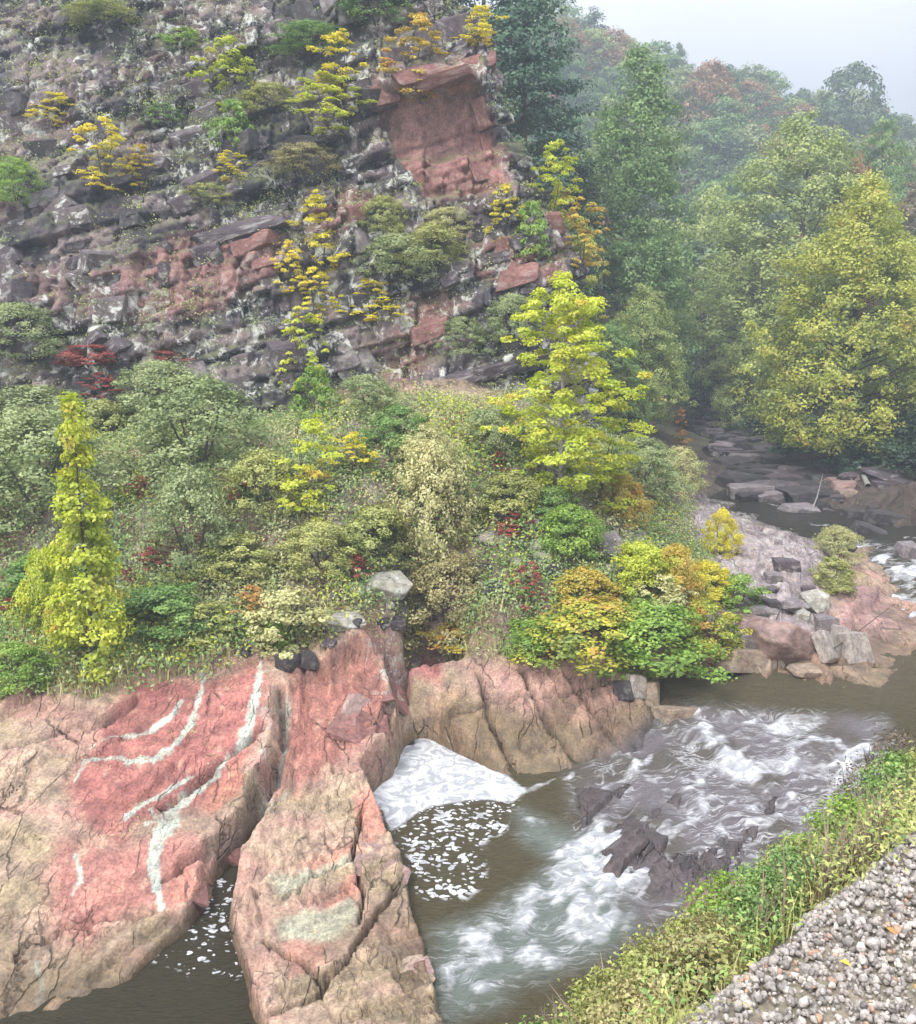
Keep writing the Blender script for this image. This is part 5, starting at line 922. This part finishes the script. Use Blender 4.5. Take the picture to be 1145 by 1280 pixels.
for a in [(985, 828, 118, 66, 'pink', 'largest pink boulder leaning over the pool', 'boulder', 0, .8, .2, (-.3, .25)), (948, 815, 78, 34, 'grey', 'flat grey boulder left of the largest pink one', 'boulder', 1, .6, .2, (-.2, -.1)), (945, 795, 46, 28, 'pink', 'pink block above the flat grey boulder', 'boulder', 2, .7, 0, (-.1, .1)),
          (1068, 826, 42, 42, 'pale', 'pale angular boulder at the right end of the pile', 'boulder', 2, .8, .3, (-.3, .1)), (1032, 822, 40, 42, 'pale', 'tall pale slab leaning beside the pale angular boulder', 'boulder', 1, .5, 1.0, (-.5, .2)), (1050, 808, 26, 32, 'pale', 'thin pale stone behind the leaning slab', 'boulder', 2, .5, .2, (-.2, .3)),
          (920, 842, 84, 34, 'tan', 'flat tan slab going under the pool water', 'boulder', 1, .9, .5, (-.25, .2)), (1010, 848, 46, 20, 'tan', 'low tan boulder at the pool edge under the largest pink one', 'boulder', 0, .8, 0, (0, 0)), (993, 765, 48, 20, 'grey', 'grey block on top of the boulder pile', 'boulder', 0, .8, .4, (-.2, .1)), (955, 772, 50, 20, 'grey', 'grey lichened block above the pink boulders', 'boulder', 0, .7, 0, (-.1, 0)),
          (1020, 765, 40, 34, 'lichen', 'whitened rough rock behind the boulder pile', 'boulder', 0, .8, 0, (0, 0)), (1035, 790, 30, 24, 'grey', 'small grey stone in the gap of the boulder pile', 'boulder', 2, .8, 0, (0, 0)), (1003, 650, 56, 28, 'grey', 'rounded grey boulder at the edge of the upper rapids', 'boulder', 0, .7, 0, (0, 0)),
          (1092, 680, 60, 26, 'dark', 'long dark tilted slab standing in the rapids', 'boulder', 1, .45, -.5, (0, .35)), (1048, 663, 36, 20, 'dark', 'dark boulder in the rapids next to the rounded grey one', 'boulder', 0, .8, 0, (0, 0)), (1075, 652, 40, 16, 'dark', 'low dark rock behind the tilted slab', 'boulder', 1, .6, 0, (0, .1)), (1110, 655, 50, 18, 'dark', 'flat dark rock at the right of the rapids', 'boulder', 1, .6, -.2, (0, .1)),
          (1138, 705, 36, 40, 'grey', 'grey boulder splitting the rapids at the right edge', 'boulder', 0, .9, 0, (0, 0)), (985, 712, 34, 15, 'purple', 'dark block in the crack of the grey rock hump', 'boulder', 2, .8, 0, (0, 0)), (1025, 640, 34, 18, 'wetdark', 'dark rock left of the long tilted slab in the rapids', 'boulder', 0, .8, 0, (0, 0)), (1125, 672, 34, 18, 'wetdark', 'wet dark rock right of the tilted slab', 'boulder', 0, .8, 0, (0, 0)), (1060, 690, 26, 14, 'wetdark', 'small wet rock at the lower edge of the rapids', 'boulder', 0, .8, 0, (0, 0)), (1060, 620, 24, 9, 'tan', 'flat tan stone in the still water of the upper stream', 'boulder', 1, .7, 0, (0, 0)),
          (795, 868, 26, 30, 'pale', 'whitish broken stone at the right end of the middle slab', 'boulder', 2, .7, .3, (-.3, .2)), (810, 880, 32, 34, 'tan', 'jagged tan stone at the right end of the middle slab', 'boulder', 2, .7, -.3, (-.3, -.2)), (780, 872, 26, 26, 'dark', 'dark stone in the break of the middle slab', 'boulder', 2, .7, -.3, (-.3, -.2)), (845, 905, 56, 24, 'tan', 'tan slab lying in the cascade below the middle slab', 'boulder', 1, .7, .5, (-.2, .2)),
          (1105, 600, 60, 20, 'purple', 'rock at the shaded far bank below the yellow tree', 'boulder', 0, .7, 0, (0, 0))]:
    stone(*a, group=BG)
# dark ledges across the upper stream
SG = 'flat dark rocks across the upper stream'; r2 = random.Random(11)
for i in range(170):
    t_ = r2.random() if i < 140 else 0; py = (532 + 95 * t_ ** .9) if i < 140 else r2.uniform(506, 534); px = r2.uniform(872 + t_ * 60, 965 + t_ * 130) if i < 140 else r2.uniform(850, 940); s = (.45 + .9 * t_) * r2.uniform(.5, 1.2)
    P_ = at_z(px, py, (3.0 - .6 * t_) if i < 140 else 3.4); W = 42 * s * depth(P_) / FPX
    mk_ = r2.choice(['wetdark', 'dark', 'dark', 'purple', 'purple', 'grey']); o = link('stream_rock', SLABS[i % 7], RM[mk_]); o.location = (P_[0], P_[1], (3.16 - .62 * t_ if i < 140 else 3.55) + r2.uniform(-.03, .14)); o.scale = (W, W * r2.uniform(.5, 1), W * r2.uniform(.22, .42)); o.rotation_euler = (r2.uniform(-.12, .12), r2.uniform(-.12, .12), r2.uniform(-.4, .4))
    o['label'] = ('wide ' if W > 1.6 else 'small ' if W < .9 else '') + {'wetdark': 'black wet', 'dark': 'dark', 'purple': 'purplish', 'grey': 'grey'}[mk_] + ' rock ' + ('at the far end' if py < 550 else 'in the upper part' if py < 568 else 'in the middle' if py < 588 else 'in the nearest part') + ' of the upper stream, ' + ('against the near bank' if px < 895 else 'left of mid stream' if px < 930 else 'mid stream' if px < 965 else 'right of mid stream' if px < 1000 else 'towards the far bank' if px < 1035 else 'against the far bank'); o['category'] = 'rock'; o['group'] = SG
for i in range(34):
    px = r2.uniform(1030, 1180); py = 612 + (px - 1030) * .08 + r2.uniform(-8, 24); P_ = at_z(px, py, 2.6); W = r2.uniform(12, 30) * depth(P_) / FPX
    o = link('bank_rock', BLOCKS[i % 8], RM[r2.choice(['purple', 'purple', 'dark', 'dark', 'pink'])]); o.location = (P_[0], P_[1], gz_(P_[0], P_[1])); o.scale = (W, W * .8, W * .4); o.rotation_euler = (r2.uniform(-.2, .2), r2.uniform(-.2, .2), r2.uniform(0, 3))
    o['label'] = 'rubble ' + ['block', 'stone', 'slab'][i % 3] + ' on the far bank ' + ('near the fallen trunk' if px < 1075 else 'below the dark rhododendrons' if px < 1115 else 'at the right edge') + (', at the water line' if py > 622 + (px - 1030) * .08 else ', higher up'); o['category'] = 'rock'; o['group'] = 'rubble stones on the far bank'
# rubble on the slope between the shrubs
for i in range(110):
    px, py = r2.choice([(r2.gauss(650, 45), r2.gauss(700, 28)), (r2.gauss(490, 45), r2.gauss(775, 14)), (r2.uniform(330, 620), r2.uniform(640, 790)), (r2.uniform(880, 1020), r2.uniform(720, 780)), (r2.gauss(770, 20), r2.gauss(690, 15))])
    stone(px, py, r2.uniform(9, 26), r2.uniform(7, 16), r2.choice(['grey', 'purple', 'dark', 'lichen', 'pale', 'purple']), 'small loose ' + ['stone', 'angular stone'][i % 2] + ' in the rubble ' + ('below the maple foot' if 600 < px < 720 and py < 720 else 'beside the lichen rocks above the middle slab' if px < 540 and py > 745 else 'on the grey hump above the boulder pile' if px > 860 else 'near the grey streaked ledge' if px > 735 else 'around the dry yellowish shrub' if px > 520 else 'in the open part of the middle slope'), 'rubble_stone', r2.choice([0, 2]), cat='stone', group='loose stones in the rubble')
# ---------------------------------------------------------------- blocks of the cliff and plates of the slab (parts)
r3 = random.Random(21)
def inpoly(px, py, P):
    c_ = False
    for i in range(len(P)):
        (x0, y0), (x1, y1) = P[i], P[(i + 1) % len(P)]
        if (y0 > py) != (y1 > py) and px < (x1 - x0) * (py - y0) / (y1 - y0) + x0: c_ = not c_
    return c_
RA = [(462, 88), (600, 70), (640, 240), (520, 255), (480, 170)]; n = 0
for i in range(900):
    if n >= 190: break
    px, py = r3.uniform(-30, 700), r3.uniform(-10, 490)
    p, nn = drop(px, py, (T_cliff,))
    if inpoly(px, py, RA) or px > 530 + (py * .45) + 20: continue
    red_ = any(inpoly(px, py, q) for q in [[(150, 345), (260, 290), (355, 300), (345, 340), (250, 395), (160, 400)], [(385, 245), (440, 235), (470, 250), (420, 300), (385, 300)], [(490, 385), (575, 370), (520, 470), (460, 490)], [(590, 300), (712, 320), (712, 365), (600, 345)]])
    W = 14 + 42 * r3.random() ** 2; H = W * r3.uniform(.3, .9); dd = depth(p)
    m = r3.choice(['red', 'red', 'purple']) if red_ else r3.choice(['dark', 'purple', 'dark', 'purple', 'grey', 'mottled', 'mottled'])
    o = link('rock_block', BLOCKS[i % 8] if i % 3 else SLABS[i % 7], RM[m], cliff); o.location = (p.x, p.y + W * dd / FPX * .24, p.z); o.scale = (W * dd / FPX, W * dd / FPX * .8, H * dd / FPX); o.rotation_euler = (r3.uniform(-.25, .25), -.27 + r3.gauss(0, .16), r3.uniform(-.6, .6)); n += 1
for px, py, w, h, m in [(383, 200, 40, 62, 'dark'), (375, 205, 26, 60, 'dark'), (575, 45, 60, 50, 'purple'), (545, 55, 50, 50, 'purple'), (595, 80, 60, 22, 'red'), (520, 95, 70, 20, 'red'), (478, 120, 40, 26, 'red'), (560, 98, 80, 16, 'red'), (497, 75, 40, 30, 'purple'), (240, 470, 40, 30, 'grey'), (440, 455, 60, 40, 'grey'), (560, 478, 80, 18, 'purple'), (620, 462, 60, 18, 'purple'), (510, 490, 70, 16, 'purple'),
                        (600, 285, 40, 30, 'dark'), (575, 290, 34, 30, 'dark'), (490, 290, 26, 24, 'dark'), (625, 320, 60, 18, 'purple'), (660, 300, 60, 22, 'purple'), (690, 280, 30, 30, 'red'), (400, 250, 40, 18, 'purple'), (300, 290, 120, 20, 'purple'), (420, 450, 60, 34, 'grey'), (330, 270, 70, 16, 'dark'), (650, 345, 60, 26, 'red'), (605, 140, 26, 40, 'red'), (612, 180, 26, 40, 'red'), (600, 215, 30, 24, 'red')]:
    p, nn = drop(px, py, (T_cliff,)); dd = depth(p); o = link('rock_block', BLOCKS[(px + py) % 8], RM[m], cliff); o.location = (p.x, p.y + w * dd / FPX * .2, p.z); o.scale = (w * dd / FPX, w * dd / FPX * .8, h * dd / FPX); o.rotation_euler = (0, -.27, r3.uniform(-.2, .2))
def plate(px, py, w, h, m, th=.12):
    p, nn = drop(px, py, (T_bank,)); dd = depth(p); W = w * dd / FPX
    o = link('rock_slab', SLABS[int(px * 7 + py) % 7], RM[m], bedrock); up_ = (nn * .6 + Vector((0, 0, .4))).normalized()
    o.rotation_mode = 'QUATERNION'; o.rotation_quaternion = Vector((0, 0, 1)).rotation_difference(up_) @ Quaternion((0, 0, 1), r3.uniform(-.3, .5)); o.scale = (W, W * h, th * r3.uniform(.7, 1.6)); o.location = p - up_ * .11
for i in range(64):
    if i % 2 or i < 34: continue
    if i < 34: px, py = r3.uniform(560, 800), 0; py = 845 + (px - 560) * .10 + r3.uniform(0, 95); m = r3.choice(['tan', 'pink', 'pink', 'red'])
    elif i < 46: px, py = r3.uniform(425, 495), r3.uniform(850, 925); m = r3.choice(['red', 'red', 'pink'])
    elif i < 56: py = r3.uniform(1060, 1240); px = 490 + (py - 1060) * .3 + r3.uniform(-30, 5); m = r3.choice(['tan', 'pink', 'tan'])
    else: px, py = r3.uniform(230, 300), 0; py = 1120 - (px - 230) * .9 + r3.uniform(-20, 20); m = r3.choice(['red', 'pink'])
    plate(px, py, r3.uniform(26, 62), r3.uniform(.6, 1.5), m)
# ---------------------------------------------------------------- driftwood
def stick(pts, r, label, name, cat='branch', m=None):
    P = [drop(px, py)[0] + Vector((0, 0, up)) for px, py, up in pts]; n = len(P)
    me = tubes(name, [([tuple(q) for q in P], [r * (1 - .6 * i / (n - 1)) for i in range(n)])], 7); o = link(name, me, m or B_pale); o['label'] = label; o['category'] = cat
stick([(1085, 610, .1), (1070, 590, .6), (1060, 575, 1.6)], .16, 'fallen grey trunk leaning on the far bank under the yellow tree', 'fallen_log', 'log')
stick([(825, 845, .1), (840, 848, .2), (858, 850, .12)], .07, 'short brown driftwood stick at the pool edge below the thicket', 'driftwood', 'branch', B_dark)
stick([(962, 812, .3), (968, 795, .5), (978, 770, .5)], .04, 'thin brown branch lying over the boulder pile', 'dead_branch', 'branch', B_dark)
stick([(1030, 830, .3), (1070, 812, .6), (1108, 795, 1.0)], .025, 'thin bare twig reaching over the pale boulder', 'twig', 'branch', B_dark)
stick([(1010, 655, .3), (1020, 640, .8), (1026, 622, 1.3)], .05, 'dead snag standing among the rapids rocks', 'dead_branch', 'branch')
# ---------------------------------------------------------------- ballast
br = np.random.default_rng(31); nB = 38000
s_ = br.uniform(-1.3, 6.5, nB); n_ = -br.uniform(0, 1, nB) ** 1.0 * 2.4 + .22 + .15 * np.sin(s_ * 5)
xy = E1[:2][None] + ED[None] * s_[:, None] + EN[None] * n_[:, None]; zb = ground(xy[:, 0], xy[:, 1]); keepb = np.hypot(xy[:, 0], xy[:, 1]) > 1.2; xy, zb = xy[keepb], zb[keepb]; nB = len(zb)
Vb = IV1[None] * (.009 + .019 * br.uniform(0, 1, (nB, 1, 1)) ** 2) * br.uniform(.55, 1.3, (nB, 1, 3)) * (1 + br.uniform(-.42, .34, (nB, len(IV1), 1)))
ang = br.uniform(0, 6.28, nB); ca, sa = np.cos(ang)[:, None], np.sin(ang)[:, None]; til = br.uniform(-.9, .9, nB); ct_, st_ = np.cos(til)[:, None], np.sin(til)[:, None]
xb, yb, zb_ = Vb[..., 0], Vb[..., 1], Vb[..., 2]; yb, zb_ = yb * ct_ - zb_ * st_, yb * st_ + zb_ * ct_; xb, yb = xb * ca - yb * sa, xb * sa + yb * ca
Vb = np.stack([xb + xy[:, :1], yb + xy[:, 1:], zb_ + (zb + br.uniform(-.01, .045, nB))[:, None]], -1).reshape(-1, 3)
Fb = (IF1[None] + (np.arange(nB) * len(IV1))[:, None, None]).reshape(-1, 3)
tn = br.uniform(0, 1, nB); colb = np.array([.38, .35, .32])[None] * (.6 + .8 * tn)[:, None]; colb[tn > .96] = (.42, .28, .2); colb = np.repeat(colb, len(IV1), 0)
link('ballast_gravel', mesh_np('ballast', Vb, Fb, smooth=False, attrs={'wet': np.zeros(len(Vb)), 'lichen': np.zeros(len(Vb))}, colors={'col': colb}), rock_material('ballast_stone', 30, .3), kind='stuff', label='pale grey-brown crushed stone ballast of the railway', category='gravel')
for px, py, m in [(1112, 1175, 'orange'), (1143, 1245, 'orange'), (1056, 1216, 'gold')]:
    p, nn = drop(px, py); V_, F_, T_ = leaves_mesh('fallen_leaf', np.array([[0, 0, 0.0]]), np.array([[.1, -.2, 1]]), np.array([.05]), np.array([.5]), seed=px)
    o = link('fallen_leaf', mesh_np('fallen_leaf', V_, F_, attrs={'tint': T_}, smooth=False), LM[m]); o.location = p + Vector((0, 0, .05)); o['label'] = {1112: 'orange fallen leaf on the ballast, upper of the two orange ones', 1143: 'orange fallen leaf on the ballast at the lower right corner', 1056: 'dull golden fallen leaf on the ballast, leftmost'}[px]; o['category'] = 'leaf'
print('rocks done', len(bpy.data.objects))
# ---------------------------------------------------------------- haze
hb = np.array([(x, y, z) for x in (-420, 420) for y in (-30, 450) for z in (-4, 112)], float)
hf = [(0, 1, 3, 2), (4, 6, 7, 5), (0, 4, 5, 1), (2, 3, 7, 6), (0, 2, 6, 4), (1, 5, 7, 3)]
hm = mesh_np('haze', hb, np.array(hf), smooth=False)
t = NT('haze_air'); vol = t.n('VolumePrincipled', {'Color': (.37, .42, .48, 1), 'Density': HAZE, 'Anisotropy': 0.0}); t.t.links.new(vol.outputs[0], t.out.inputs['Volume'])
link('haze', hm, t.m, kind='stuff', label='thin pale mist hanging over the whole valley', category='haze')
